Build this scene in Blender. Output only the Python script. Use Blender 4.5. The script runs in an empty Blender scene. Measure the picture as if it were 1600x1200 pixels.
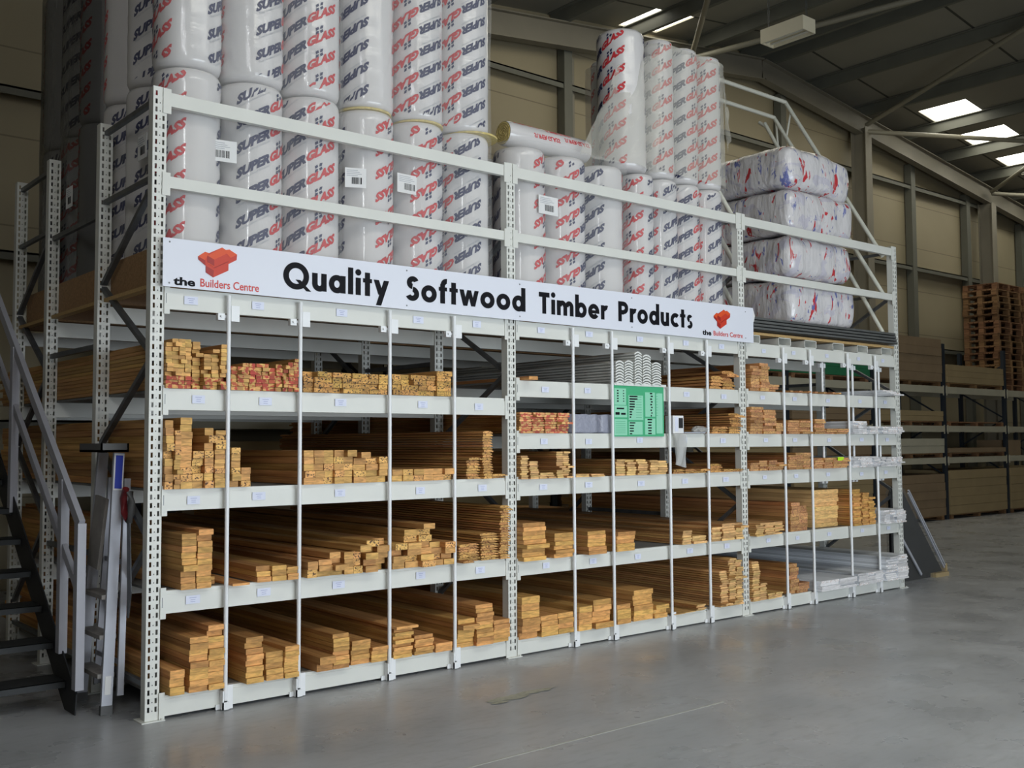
import bpy, bmesh, math, random
from mathutils import Matrix, Vector
from math import pi, sin, cos, radians as R
random.seed(7)
sc = bpy.context.scene
col = sc.collection
# ------------------------------------------------------------------ camera
YAW, PITCH, ROLL = 0.695319, 0.055779, -0.005392
F = Vector((sin(YAW)*cos(PITCH), cos(YAW)*cos(PITCH), sin(PITCH)))
RT = Vector((cos(YAW), -sin(YAW), 0)); UP = RT.cross(F)
RT2 = RT*cos(ROLL) + UP*sin(ROLL); UP2 = UP*cos(ROLL) - RT*sin(ROLL)
cd = bpy.data.cameras.new('camera'); cam = bpy.data.objects.new('camera', cd); col.objects.link(cam)
cd.sensor_width = 36; cd.lens = 1621.7*36/1600; cd.clip_end = 200
m = Matrix((RT2, UP2, -F)).transposed().to_4x4(); m.translation = Vector((-2.3457, -6.1448, 1.6356))
cam.matrix_world = m
sc.camera = cam
# ------------------------------------------------------------------ world, daylight, exposure
w = bpy.data.worlds.new('sky'); sc.world = w; w.use_nodes = True
w.node_tree.nodes['Background'].inputs[0].default_value = (.62, .74, 1, 1)
w.node_tree.nodes['Background'].inputs[1].default_value = .35
def area(name, loc, target, sx, sy, power, color):
    l = bpy.data.lights.new(name, 'AREA'); l.shape = 'RECTANGLE'; l.size = sx; l.size_y = sy; l.energy = power; l.color = color
    o = bpy.data.objects.new(name, l); col.objects.link(o); o.location = loc
    o.rotation_euler = (Vector(target)-Vector(loc)).to_track_quat('-Z', 'Y').to_euler()
    return o
# the loading door in the front wall, behind the camera
area('loading_door_daylight', (3.6, -8.9, 1.75), (3.6, 0, .9), 8.4, 3.4, 540, (.84, .93, 1))
# unseen fill lamp added over the aisle, then daylight from the far rooflights
area('added_aisle_fill', (4.5, -7.0, 7.6), (4.5, -4.5, 1.0), 10, 1.4, 70, (.95, .975, 1))
area('rooflight_daylight_far', (12.8, 3.8, 8.25), (12.8, 6.3, 0), 13, 1.3, 135, (1, .95, .78))
sc.view_settings.view_transform = 'Standard'; sc.view_settings.look = 'None'
sc.view_settings.gamma = 1; sc.view_settings.use_curve_mapping = False
sc.view_settings.exposure = 0.0
# ------------------------------------------------------------------ helpers
def tag(o, label=None, cat=None, group=None, kind=None):
    if label: o['label'] = label
    if cat: o['category'] = cat
    if group: o['group'] = group
    if kind: o['kind'] = kind
    return o
def empty(name, loc=(0, 0, 0), rz=0):
    o = bpy.data.objects.new(name, None); col.objects.link(o); o.location = loc; o.rotation_euler = (0, 0, rz)
    o.empty_display_size = .1
    return o
class MB:
    """collects shapes for one mesh"""
    def __init__(s): s.v = []; s.f = []; s.mi = []; s.sm = []
    def add(s, vs, fs, mi=0, smooth=False):
        n = len(s.v); s.v += [tuple(v) for v in vs]
        for f in fs: s.f.append([i+n for i in f]); s.mi.append(mi); s.sm.append(smooth)
    def box(s, x0, x1, y0, y1, z0, z1, mi=0, ch=0):
        if ch:
            return s.cbox(x0, x1, y0, y1, z0, z1, ch, mi)
        s.add([(x, y, z) for z in (z0, z1) for y in (y0, y1) for x in (x0, x1)],
              [(0, 2, 3, 1), (4, 5, 7, 6), (0, 1, 5, 4), (2, 6, 7, 3), (0, 4, 6, 2), (1, 3, 7, 5)], mi)
    def cbox(s, x0, x1, y0, y1, z0, z1, c, mi=0):
        s.prism([(x0+c, z0), (x1-c, z0), (x1, z0+c), (x1, z1-c), (x1-c, z1), (x0+c, z1), (x0, z1-c), (x0, z0+c)], y0, y1, mi)
    def prism(s, pts, y0, y1, mi=0, smooth=False):
        """(x,z) outline, counter-clockwise seen from -Y, extruded along Y"""
        n = len(pts)
        s.add([(x, y0, z) for x, z in pts]+[(x, y1, z) for x, z in pts],
              [list(range(n)), list(range(2*n-1, n-1, -1))]+[(i, i+n, (i+1) % n+n, (i+1) % n) for i in range(n)], mi, smooth)
    def bar(s, a, b, w, h, mi=0, up=(0, 0, 1)):
        """box section of width w (sideways) and h (along up) from a to b"""
        a = Vector(a); b = Vector(b); d = (b-a).normalized(); u = Vector(up)
        sd = d.cross(u)
        if sd.length < 1e-4: sd = d.cross(Vector((0, 1, 0)))
        sd.normalize(); u = sd.cross(d).normalized()
        vs = []
        for p in (a, b):
            for i, j in ((-1, -1), (1, -1), (1, 1), (-1, 1)): vs.append(p+sd*(i*w/2)+u*(j*h/2))
        s.add(vs, [(0, 1, 2, 3), (7, 6, 5, 4), (0, 4, 5, 1), (1, 5, 6, 2), (2, 6, 7, 3), (3, 7, 4, 0)], mi)
    def tube(s, pts, r, n=12, mi=0, caps=True):
        pts = [Vector(p) for p in pts]; rings = []
        for i, p in enumerate(pts):
            d = ((pts[i]-pts[i-1]) if i else Vector()) + ((pts[i+1]-pts[i]) if i < len(pts)-1 else Vector()); d.normalize()
            a = Vector((0, 0, 1)) if abs(d.z) < .9 else Vector((1, 0, 0))
            u = d.cross(a).normalized(); v = d.cross(u).normalized()
            rings.append([p+u*(r*cos(2*pi*k/n))+v*(r*sin(2*pi*k/n)) for k in range(n)])
        vs = [q for rg in rings for q in rg]; fs = []
        for i in range(len(pts)-1):
            for k in range(n):
                a0 = i*n+k; a1 = i*n+(k+1) % n
                fs.append((a0, a0+n, a1+n, a1))
        s.add(vs, fs, mi, True)
        if caps: s.add(rings[0], [list(range(n))], mi); s.add(rings[-1], [list(range(n-1, -1, -1))], mi)
    def mesh(s, name, mats):
        me = bpy.data.meshes.new(name); me.from_pydata(s.v, [], s.f)
        for m_ in (mats if isinstance(mats, (list, tuple)) else [mats]): me.materials.append(m_)
        me.polygons.foreach_set('material_index', s.mi); me.polygons.foreach_set('use_smooth', s.sm)
        me.update()
        return me
    def build(s, name, mats, parent=None, loc=(0, 0, 0)):
        o = bpy.data.objects.new(name, s.mesh(name, mats)); col.objects.link(o); o.location = loc
        if parent: o.parent = parent
        return o
def link(name, me, parent=None, loc=(0, 0, 0), rot=(0, 0, 0)):
    o = bpy.data.objects.new(name, me); col.objects.link(o); o.location = loc; o.rotation_euler = rot
    if parent: o.parent = parent
    return o
def copy_tree(o, parent=None):
    c = o.copy(); col.objects.link(c); c.parent = parent
    for ch in list(o.children): copy_tree(ch, c)
    return c
ORD = ['first', 'second', 'third', 'fourth', 'fifth', 'sixth', 'seventh', 'eighth', 'ninth', 'tenth', 'eleventh', 'twelfth',
       'thirteenth', 'fourteenth', 'fifteenth', 'sixteenth', 'seventeenth', 'eighteenth', 'nineteenth', 'twentieth',
       'twenty-first', 'twenty-second', 'twenty-third', 'twenty-fourth']
# ------------------------------------------------------------------ materials
def mat(name, color, rough=.5, metal=0, noise=0, nscale=5, bump=0, bscale=20, spec=.5, stretch=None, coat=0, emit=0):
    m_ = bpy.data.materials.new(name); m_.use_nodes = True; nt = m_.node_tree; b = nt.nodes['Principled BSDF']
    b.inputs['Base Color'].default_value = (*color, 1); b.inputs['Roughness'].default_value = rough
    b.inputs['Metallic'].default_value = metal; b.inputs['Specular IOR Level'].default_value = spec
    b.inputs['Coat Weight'].default_value = coat
    if emit: b.inputs['Emission Color'].default_value = (*color, 1); b.inputs['Emission Strength'].default_value = emit
    if noise or bump:
        tc = nt.nodes.new('ShaderNodeTexCoord'); mp = nt.nodes.new('ShaderNodeMapping'); nt.links.new(tc.outputs['Object'], mp.inputs[0])
        if stretch: mp.inputs['Scale'].default_value = stretch
    if noise:
        n = nt.nodes.new('ShaderNodeTexNoise'); n.inputs['Scale'].default_value = nscale; n.inputs['Detail'].default_value = 5
        nt.links.new(mp.outputs[0], n.inputs['Vector'])
        r = nt.nodes.new('ShaderNodeValToRGB'); r.color_ramp.elements[0].position = .3; r.color_ramp.elements[1].position = .7
        r.color_ramp.elements[0].color = (*[c*(1-noise) for c in color], 1); r.color_ramp.elements[1].color = (*[min(1, c*(1+noise*.6)) for c in color], 1)
        nt.links.new(n.outputs['Fac'], r.inputs[0]); nt.links.new(r.outputs[0], b.inputs['Base Color'])
    if bump:
        n2 = nt.nodes.new('ShaderNodeTexNoise'); n2.inputs['Scale'].default_value = bscale; n2.inputs['Detail'].default_value = 4
        nt.links.new(mp.outputs[0], n2.inputs['Vector']); bp = nt.nodes.new('ShaderNodeBump'); bp.inputs['Strength'].default_value = bump
        bp.inputs['Distance'].default_value = .02
        nt.links.new(n2.outputs['Fac'], bp.inputs['Height']); nt.links.new(bp.outputs[0], b.inputs['Normal'])
    return m_
def wood(name, dark, light, end, marks=None, mk=0, cmin=.70, ends_scale=30):
    """softwood: grain runs along Y on the sides, end grain on faces looking along Y, tint varies from board to board"""
    m_ = bpy.data.materials.new(name); m_.use_nodes = True; nt = m_.node_tree; N = nt.nodes; L = nt.links
    b = N['Principled BSDF']; b.inputs['Roughness'].default_value = .62; b.inputs['Specular IOR Level'].default_value = .3
    tc = N.new('ShaderNodeTexCoord'); oi = N.new('ShaderNodeObjectInfo')
    ad = N.new('ShaderNodeVectorMath'); ad.operation = 'MULTIPLY_ADD'; ad.inputs[1].default_value = (37, 53, 71)
    cb = N.new('ShaderNodeCombineXYZ')
    for i in range(3): L.new(oi.outputs['Random'], cb.inputs[i])
    L.new(cb.outputs[0], ad.inputs[0]); L.new(tc.outputs['Object'], ad.inputs[2])
    mp = N.new('ShaderNodeMapping'); mp.inputs['Scale'].default_value = (30, .9, 30); L.new(ad.outputs[0], mp.inputs[0])
    n = N.new('ShaderNodeTexNoise'); n.inputs['Scale'].default_value = 1.6; n.inputs['Detail'].default_value = 6; L.new(mp.outputs[0], n.inputs['Vector'])
    cr = N.new('ShaderNodeValToRGB'); cr.color_ramp.elements[0].position = .32; cr.color_ramp.elements[1].position = .68
    cr.color_ramp.elements[0].color = (*dark, 1); cr.color_ramp.elements[1].color = (*light, 1); L.new(n.outputs['Fac'], cr.inputs[0])
    mp2 = N.new('ShaderNodeMapping'); mp2.inputs['Scale'].default_value = (.45, .3, 2.2); L.new(ad.outputs[0], mp2.inputs[0])
    n2 = N.new('ShaderNodeTexNoise'); n2.inputs['Scale'].default_value = ends_scale; n2.inputs['Detail'].default_value = 3
    n2.inputs['Distortion'].default_value = .6; L.new(mp2.outputs[0], n2.inputs['Vector'])
    ce = N.new('ShaderNodeValToRGB'); ce.color_ramp.elements[0].position = .36; ce.color_ramp.elements[1].position = .62
    ce.color_ramp.elements[0].color = (*[e*cmin for e in end], 1); ce.color_ramp.elements[1].color = (*[min(1, e*1.12) for e in end], 1)
    L.new(n2.outputs['Fac'], ce.inputs[0]); endc = ce.outputs[0]
    if marks:
        mp3 = N.new('ShaderNodeMapping'); L.new(ad.outputs[0], mp3.inputs[0]); mp3.inputs['Scale'].default_value = (1, .2, 1.3)
        n3 = N.new('ShaderNodeTexNoise'); n3.inputs['Scale'].default_value = 75 if mk < 2 else 26; n3.inputs['Detail'].default_value = 2; L.new(mp3.outputs[0], n3.inputs['Vector'])
        c3 = N.new('ShaderNodeValToRGB'); t = .56 if mk < 2 else .47
        c3.color_ramp.elements[0].position = t; c3.color_ramp.elements[1].position = t+.05; L.new(n3.outputs['Fac'], c3.inputs[0])
        fac = c3.outputs[0]
        if mk < 1:      # only some lengths carry a stamp
            g1 = N.new('ShaderNodeMath'); g1.operation = 'GREATER_THAN'; g1.inputs[1].default_value = .72; L.new(oi.outputs['Random'], g1.inputs[0])
            g2 = N.new('ShaderNodeMath'); g2.operation = 'MULTIPLY'; L.new(g1.outputs[0], g2.inputs[0]); L.new(fac, g2.inputs[1]); fac = g2.outputs[0]
        mxm = N.new('ShaderNodeMix'); mxm.data_type = 'RGBA'; L.new(fac, mxm.inputs[0]); L.new(endc, mxm.inputs[6])
        mxm.inputs[7].default_value = (*marks, 1); endc = mxm.outputs[2]
    # faces whose own normal looks along Y show end grain
    sx = N.new('ShaderNodeSeparateXYZ'); L.new(tc.outputs['Normal'], sx.inputs[0])
    ab = N.new('ShaderNodeMath'); ab.operation = 'ABSOLUTE'; L.new(sx.outputs[1], ab.inputs[0])
    gt = N.new('ShaderNodeMath'); gt.operation = 'GREATER_THAN'; gt.inputs[1].default_value = .7; L.new(ab.outputs[0], gt.inputs[0])
    mx = N.new('ShaderNodeMix'); mx.data_type = 'RGBA'; L.new(gt.outputs[0], mx.inputs[0]); L.new(cr.outputs[0], mx.inputs[6]); L.new(endc, mx.inputs[7])
    # tint per board
    mr = N.new('ShaderNodeMapRange'); mr.inputs[3].default_value = .72; mr.inputs[4].default_value = 1.22; L.new(oi.outputs['Random'], mr.inputs[0])
    hv = N.new('ShaderNodeHueSaturation'); L.new(mx.outputs[2], hv.inputs['Color']); L.new(mr.outputs[0], hv.inputs['Value'])
    mh = N.new('ShaderNodeMath'); mh.operation = 'MULTIPLY'; mh.inputs[1].default_value = 7.31; L.new(oi.outputs['Random'], mh.inputs[0])
    fr = N.new('ShaderNodeMath'); fr.operation = 'FRACT'; L.new(mh.outputs[0], fr.inputs[0])
    mr2 = N.new('ShaderNodeMapRange'); mr2.inputs[3].default_value = .488; mr2.inputs[4].default_value = .508; L.new(fr.outputs[0], mr2.inputs[0]); L.new(mr2.outputs[0], hv.inputs['Hue'])
    L.new(hv.outputs[0], b.inputs['Base Color'])
    bp = N.new('ShaderNodeBump'); bp.inputs['Strength'].default_value = .15; bp.inputs['Distance'].default_value = .004
    L.new(n.outputs['Fac'], bp.inputs['Height']); L.new(bp.outputs[0], b.inputs['Normal'])
    return m_
M = {}
M['white'] = mat('white_paint', (.685, .69, .645), .42, noise=.04, nscale=3)
M['white2'] = mat('white_tube_paint', (.80, .81, .82), .35)
M['galv'] = mat('dark_galvanised', (.16, .17, .18), .45, .6, noise=.2, nscale=12)
M['rackgrey'] = mat('grey_painted_rail', (.36, .36, .40), .5, noise=.06, nscale=6)
M['sign'] = mat('sign_board', (.74, .76, .84), .35)
M['black'] = mat('black_print', (.006, .006, .009), .6, spec=.15)
M['red'] = mat('red_print', (.62, .05, .04), .5)
M['label'] = mat('paper_label', (.70, .73, .86), .6)
M['labelprint'] = mat('label_print', (.34, .37, .58), .7)
M['paper'] = mat('white_paper', (.78, .78, .78), .5)
M['chip'] = mat('chipboard', (.36, .21, .10), .8, noise=.25, nscale=60)
M['chipedge'] = mat('chipboard_edge', (.50, .33, .14), .8, noise=.15, nscale=60)
M['deck'] = mat('grey_shelf_deck', (.20, .20, .19), .7, noise=.15, nscale=4)
M['alu'] = mat('aluminium', (.46, .47, .52), .42, .25, noise=.08, nscale=8)
M['alud'] = mat('dull_aluminium', (.30, .28, .26), .6, .0, noise=.2, nscale=10)
M['plast'] = mat('dark_grey_plastic', (.09, .09, .09), .5)
M['blue'] = mat('blue_label', (.01, .035, .42), .45)
M['redplast'] = mat('red_plastic', (.20, .015, .02), .4)
M['dark'] = mat('dark_steel', (.016, .017, .02), .6, noise=.3, nscale=8)
M['tread'] = mat('dark_tread_plate', (.018, .02, .021), .6, .0, noise=.3, nscale=5)
M['steelgreen'] = mat('grey_green_steel', (.13, .13, .105), .6, noise=.1, nscale=2)
M['colsteel'] = mat('column_steel', (.22, .20, .155), .55, noise=.08, nscale=2)
M['tubesteel'] = mat('bracing_tube', (.26, .24, .18), .5)
M['navy'] = mat('navy_print', (.015, .02, .085), .5)
M['redp'] = mat('red_film_print', (.56, .03, .04), .5)
M['grey'] = mat('grey_print', (.35, .37, .42), .6)
M['glassw'] = mat('insulation_wool', (.62, .50, .20), .95, noise=.2, nscale=40)
M['green'] = mat('green_card', (.06, .42, .20), .5)
M['greenl'] = mat('pale_green_print', (.28, .66, .46), .5)
M['yellow'] = mat('fluorescent_tag', (.55, .9, .03), .6)
M['guttw'] = mat('white_upvc', (.74, .75, .72), .35)
M['wprimed'] = mat('white_primed_timber', (.74, .77, .84), .5)
M['rack2beam'] = mat('cream_beam', (.50, .47, .36), .55, noise=.08, nscale=3)
M['rack2post'] = mat('blue_black_post', (.02, .028, .04), .5)
M['palletw'] = wood('pallet_wood', (.13, .065, .03), (.31, .175, .085), (.30, .17, .08))
M['mdf'] = mat('board_pack', (.27, .19, .11), .75, noise=.12, nscale=3)
M['mdfpale'] = mat('pale_board_pack', (.36, .27, .14), .75, noise=.08, nscale=3)
M['greenpack'] = mat('green_sheet_wrap', (.03, .20, .09), .5, noise=.1, nscale=3)
M['galvl'] = mat('galvanised_section', (.30, .31, .31), .38, .7, noise=.15, nscale=5, stretch=(1, 1, 6))
M['batten'] = wood('batten_wood', (0.382, 0.2, 0.0624), (0.657, 0.4, 0.14), (0.7, 0.42, 0.133))
M['redbatten'] = wood('red_ended_batten', (0.382, 0.2, 0.0624), (0.636, 0.38, 0.14), (0.678, 0.4, 0.133), (.46, .09, .05), 2)
M['stampbatten'] = wood('stamped_batten', (0.36, 0.18, 0.0546), (0.615, 0.36, 0.117), (0.636, 0.36, 0.101), (.04, .025, .02), 1)
M['stud'] = wood('stud_wood', (0.36, 0.16, 0.0468), (0.657, 0.38, 0.133), (0.721, 0.41, 0.133), (.10, .05, .03), .5)
M['board'] = wood('planed_board_wood', (0.424, 0.19, 0.0546), (0.7, 0.4, 0.14), (0.7, 0.38, 0.117))
M['moulding'] = wood('moulding_wood', (0.382, 0.17, 0.0546), (0.657, 0.36, 0.125), (0.657, 0.36, 0.117), (.18, .07, .03), 1, ends_scale=55)
M['cladding'] = wood('cladding_wood', (0.466, 0.24, 0.078), (0.742, 0.46, 0.187), (0.763, 0.48, 0.195))
M['redcladding'] = wood('red_marked_cladding', (0.466, 0.24, 0.078), (0.742, 0.46, 0.187), (0.742, 0.44, 0.172), (.50, .12, .07), 2)
M['skirting'] = wood('skirting_wood', (0.466, 0.23, 0.078), (0.742, 0.44, 0.172), (0.742, 0.46, 0.187))
M['rough'] = wood('rough_softwood', (0.382, 0.15, 0.0468), (0.657, 0.34, 0.125), (0.615, 0.34, 0.14), (.30, .12, .08), 1)
M['palestack'] = wood('pale_whitewood', (0.615, 0.38, 0.14), (0.806, 0.55, 0.234), (0.742, 0.48, 0.187))
M['whiteboard'] = wood('white_primed_wood', (.74, .76, .80), (.80, .82, .86), (.74, .72, .72), (.42, .27, .20), .6, cmin=.88)
# ------------------------------------------------------------------ the building
def concrete():
    m_ = bpy.data.materials.new('polished_concrete'); m_.use_nodes = True; nt = m_.node_tree; N = nt.nodes; L = nt.links
    b = N['Principled BSDF']
    tc = N.new('ShaderNodeTexCoord')
    def noise(scale, det, st=(1, 1, 1)):
        mp = N.new('ShaderNodeMapping'); mp.inputs['Scale'].default_value = st; L.new(tc.outputs['Object'], mp.inputs[0])
        n = N.new('ShaderNodeTexNoise'); n.inputs['Scale'].default_value = scale; n.inputs['Detail'].default_value = det; L.new(mp.outputs[0], n.inputs['Vector']); return n
    def ramp(n, p0, c0, p1, c1):
        r = N.new('ShaderNodeValToRGB'); e = r.color_ramp.elements; e[0].position = p0; e[1].position = p1
        e[0].color = (*c0, 1); e[1].color = (*c1, 1); L.new(n.outputs['Fac'], r.inputs[0]); return r
    a = ramp(noise(.9, 6, (1, 1.6, 1)), .3, (.285, .293, .305), .72, (.39, .40, .415))
    sc_ = ramp(noise(7, 8, (1, 3, 1)), .50, (0, 0, 0), .90, (1, 1, 1))
    mx = N.new('ShaderNodeMix'); mx.data_type = 'RGBA'; mx.inputs[7].default_value = (.13, .125, .115, 1)
    ml = N.new('ShaderNodeMath'); ml.operation = 'MULTIPLY'; ml.inputs[1].default_value = .45; L.new(sc_.outputs[0], ml.inputs[0]); L.new(ml.outputs[0], mx.inputs[0])
    L.new(a.outputs[0], mx.inputs[6])
    ch = ramp(noise(2.3, 9, (1, 2.5, 1)), .58, (0, 0, 0), .84, (1, 1, 1))
    mx2 = N.new('ShaderNodeMix'); mx2.data_type = 'RGBA'; mx2.inputs[7].default_value = (.36, .35, .30, 1)
    ml2 = N.new('ShaderNodeMath'); ml2.operation = 'MULTIPLY'; ml2.inputs[1].default_value = .25; L.new(ch.outputs[0], ml2.inputs[0]); L.new(ml2.outputs[0], mx2.inputs[0])
    L.new(mx.outputs[2], mx2.inputs[6]); L.new(mx2.outputs[2], b.inputs['Base Color'])
    rr = ramp(noise(1.7, 5), .3, (.20, .20, .20), .7, (.42, .42, .42)); L.new(rr.outputs[0], b.inputs['Roughness'])
    bp = N.new('ShaderNodeBump'); bp.inputs['Strength'].default_value = .12; bp.inputs['Distance'].default_value = .01
    L.new(noise(22, 5).outputs['Fac'], bp.inputs['Height']); L.new(bp.outputs[0], b.inputs['Normal'])
    return m_
def lined(name, color, line, axis, pitch, width, rough=.6):
    """a sheet with straight joints every pitch metres along an axis"""
    m_ = bpy.data.materials.new(name); m_.use_nodes = True; nt = m_.node_tree; N = nt.nodes; L = nt.links
    b = N['Principled BSDF']; b.inputs['Roughness'].default_value = rough
    tc = N.new('ShaderNodeTexCoord'); s = N.new('ShaderNodeSeparateXYZ'); L.new(tc.outputs['Object'], s.inputs[0])
    d = N.new('ShaderNodeMath'); d.operation = 'DIVIDE'; d.inputs[1].default_value = pitch; L.new(s.outputs[axis], d.inputs[0])
    f = N.new('ShaderNodeMath'); f.operation = 'FRACT'; L.new(d.outputs[0], f.inputs[0])
    g = N.new('ShaderNodeMath'); g.operation = 'LESS_THAN'; g.inputs[1].default_value = width/pitch; L.new(f.outputs[0], g.inputs[0])
    n = N.new('ShaderNodeTexNoise'); n.inputs['Scale'].default_value = .7; L.new(tc.outputs['Object'], n.inputs['Vector'])
    r = N.new('ShaderNodeValToRGB'); r.color_ramp.elements[0].position = .3; r.color_ramp.elements[1].position = .7
    r.color_ramp.elements[0].color = (*[c*.93 for c in color], 1); r.color_ramp.elements[1].color = (*[c*1.06 for c in color], 1); L.new(n.outputs['Fac'], r.inputs[0])
    mx = N.new('ShaderNodeMix'); mx.data_type = 'RGBA'; mx.inputs[7].default_value = (*line, 1); L.new(g.outputs[0], mx.inputs[0]); L.new(r.outputs[0], mx.inputs[6])
    L.new(mx.outputs[2], b.inputs['Base Color']); return m_
M['floor'] = concrete()
M['wall'] = lined('wall_cladding', (.31, .265, .172), (.20, .165, .105), 2, 1.03, .02)
M['roof'] = lined('roof_lining', (.25, .235, .19), (.04, .04, .033), 1, 2.74, .05)
M['roofl'] = mat('translucent_roof_sheet', (1, .98, .86), .6, emit=6)
GY, RX, RZ, RS = 6.5, 14.4, 9.42, .12         # gable wall, ridge, roof height and fall
XL, XR, YF = -12.0, 34.0, -9.0
def rz(x): return RZ-RS*abs(x-RX)
b = MB(); b.box(XL, XR, YF, GY+.1, -.2, 0); tag(b.build('floor', M['floor']), 'grey polished concrete warehouse floor', 'floor', kind='structure')
def gable(name, y0, y1, label, hole=None):
    b = MB()
    def seg(x0, x1, z0, f):
        v = [(x0, y0, z0), (x1, y0, z0), (x1, y0, f(x1)), (x0, y0, f(x0))]
        b.add(v+[(x, y1, z) for x, _, z in v], [(0, 1, 2, 3), (7, 6, 5, 4), (0, 4, 5, 1), (1, 5, 6, 2), (2, 6, 7, 3), (3, 7, 4, 0)])
    if hole:
        hx0, hx1, hz = hole
        seg(XL, hx0, 0, rz); seg(hx0, hx1, hz, rz); seg(hx1, RX, 0, rz); seg(RX, XR, 0, rz)
    else: seg(XL, RX, 0, rz); seg(RX, XR, 0, rz)
    tag(b.build(name, M['wall']), label, 'wall', kind='structure')
gable('wall_back', GY, GY+.1, 'beige panelled gable wall behind the racking')
gable('wall_front', YF-.1, YF, 'beige panelled front wall with the open loading door', (-.7, 7.9, 3.5))
b = MB(); b.box(XL-.1, XL, YF, GY, 0, rz(XL)); tag(b.build('wall_left', M['wall']), 'beige panelled side wall', 'wall', kind='structure')
b = MB(); b.box(XR, XR+.1, YF, GY, 0, rz(XR)); tag(b.build('wall_right', M['wall']), 'beige panelled far side wall', 'wall', kind='structure')
# roof lining in strips with rooflights and added unseen light sheets let into it
lights = [(16.4, 19.0+.1, -9.5, -8.4), (19.0, 20.3, 4.33, 5.40), (20.75, 22.1, 4.33, 5.40), (22.6, 24.0, 4.33, 5.40), (24.5, 26.0, 4.33, 5.40),
          (24.5, 26.0, 1.6, 2.67), (22.6, 24.0, 1.6, 2.67), (10.6, 11.6, 5.5, 6.4), (-1.3, 3.0, -7.7, -6.3), (3.3, 7.7, -7.7, -6.3), (-4.4, -4.0, -8.7, -6.8), (-4.4, -4.0, -6.6, -5.2)]  # aisle pair added unseen as fill, narrow pair for highlights on the rolls
lights = lights[1:]
xs = sorted({XL, RX, XR} | {a for l in lights for a in l[:2]}); ys = sorted({YF, GY} | {a for l in lights for a in l[2:]})
b = MB()
for i in range(len(xs)-1):
    for j in range(len(ys)-1):
        cx, cy = (xs[i]+xs[i+1])/2, (ys[j]+ys[j+1])/2
        if any(l[0] < cx < l[1] and l[2] < cy < l[3] for l in lights): continue
        v = [(x, y, rz(x)+dz) for dz in (0, .08) for x, y in ((xs[i], ys[j]), (xs[i+1], ys[j]), (xs[i+1], ys[j+1]), (xs[i], ys[j+1]))]
        b.add(v, [(3, 2, 1, 0), (4, 5, 6, 7), (0, 1, 5, 4), (1, 2, 6, 5), (2, 3, 7, 6), (3, 0, 4, 7)])
tag(b.build('roof', M['roof']), 'dark sloping roof lining sheets', 'roof', kind='structure')
M['streakglow'] = mat('added_streak_glow', (.95, .97, 1), .6, emit=26)  # stronger glow for the unseen strips added to streak the rolls
for k, (x0, x1, y0, y1) in enumerate(lights):
    b = MB(); v = [(x, y, rz(x)+dz) for dz in (.03, .05) for x, y in ((x0, y0), (x1, y0), (x1, y1), (x0, y1))]
    b.add(v, [(3, 2, 1, 0), (4, 5, 6, 7), (0, 1, 5, 4), (1, 2, 6, 5), (2, 3, 7, 6), (3, 0, 4, 7)])
    tag(b.build('light_panel_%d' % (k+1), M['streakglow'] if x1 < -3 else M['roofl']), 'bright translucent roof sheet', 'rooflight', kind='structure')
b = MB(); b.box(-4.4, -4.0, YF-.02, YF+.02, 4.6, 6.9)  # added unseen strip, its reflection makes the upright highlights on the rolls
tag(b.build('light_panel_%d' % (len(lights)+1), M['streakglow']), 'tall glowing strip added high in the front wall', 'light_panel', kind='structure')
# purlins run away from the gable wall, one mesh each
n = 1
px = [RX+.28, RX-.28]+[RX+1.75*k+.1 for k in range(1, 10)]+[RX-1.75*k-.1 for k in range(1, 12)]
for x in px:
    b = MB(); z = rz(x)-.01
    b.box(x-.011, x+.011, YF+.1, GY-.05, z-.22, z); b.box(x-.011, x+.07, YF+.1, GY-.05, z-.24, z-.22); b.box(x-.07, x+.011, YF+.1, GY-.05, z-.02, z)
    tag(b.build('trim_%d' % n, M['steelgreen']), 'dark steel purlin under the roof sheets', 'purlin', kind='structure'); n += 1
# gable rafters (I sections), columns
for sgn, xe in ((-1, XL+.3), (1, XR-.3)):
    b = MB(); a = Vector((RX, GY-.35, rz(RX)-.46)); e = Vector((xe, GY-.35, rz(xe)-.46))
    up = Vector((RS*sgn, 0, 1)).normalized()
    b.bar(a, e, .02, .40, up=up)
    for s_ in (-1, 1): b.bar(a+up*(.2*s_), e+up*(.2*s_), .18, .022, up=up)
    tag(b.build('trim_%d' % n, M['colsteel']), 'painted steel rafter along the gable wall', 'rafter', kind='structure'); n += 1
for x in (-1.2, 6.35, 12.1, 17.9, 23.65, 29.4):
    b = MB(); z1 = rz(x)-.7 if x != 17.9 else rz(x)-.55
    b.box(x-.011, x+.011, GY-.52, GY-.2, 0, z1); b.box(x-.12, x+.12, GY-.54, GY-.52, 0, z1); b.box(x-.12, x+.12, GY-.20, GY-.18, 0, z1)
    tag(b.build('trim_%d' % n, M['colsteel']), 'painted steel column against the gable wall', 'column', kind='structure'); n += 1
for x in (1.9, 9.3, 15.3, 20.35, 23.0, 26.0):
    b = MB(); b.box(x-.09, x+.09, GY-.2, GY-.03, 0, rz(x)-.6)
    tag(b.build('trim_%d' % n, M['steelgreen']), 'dark wind post standing against the gable wall', 'post', kind='structure'); n += 1
    b = MB(); b.tube([(x+.2, GY-.08, 0), (x+.2, GY-.08, rz(x)-.7)], .035, 8)
    tag(b.build('trim_%d' % n, M['colsteel']), 'thin pipe running up beside a wind post', 'pipe', kind='structure'); n += 1
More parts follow.
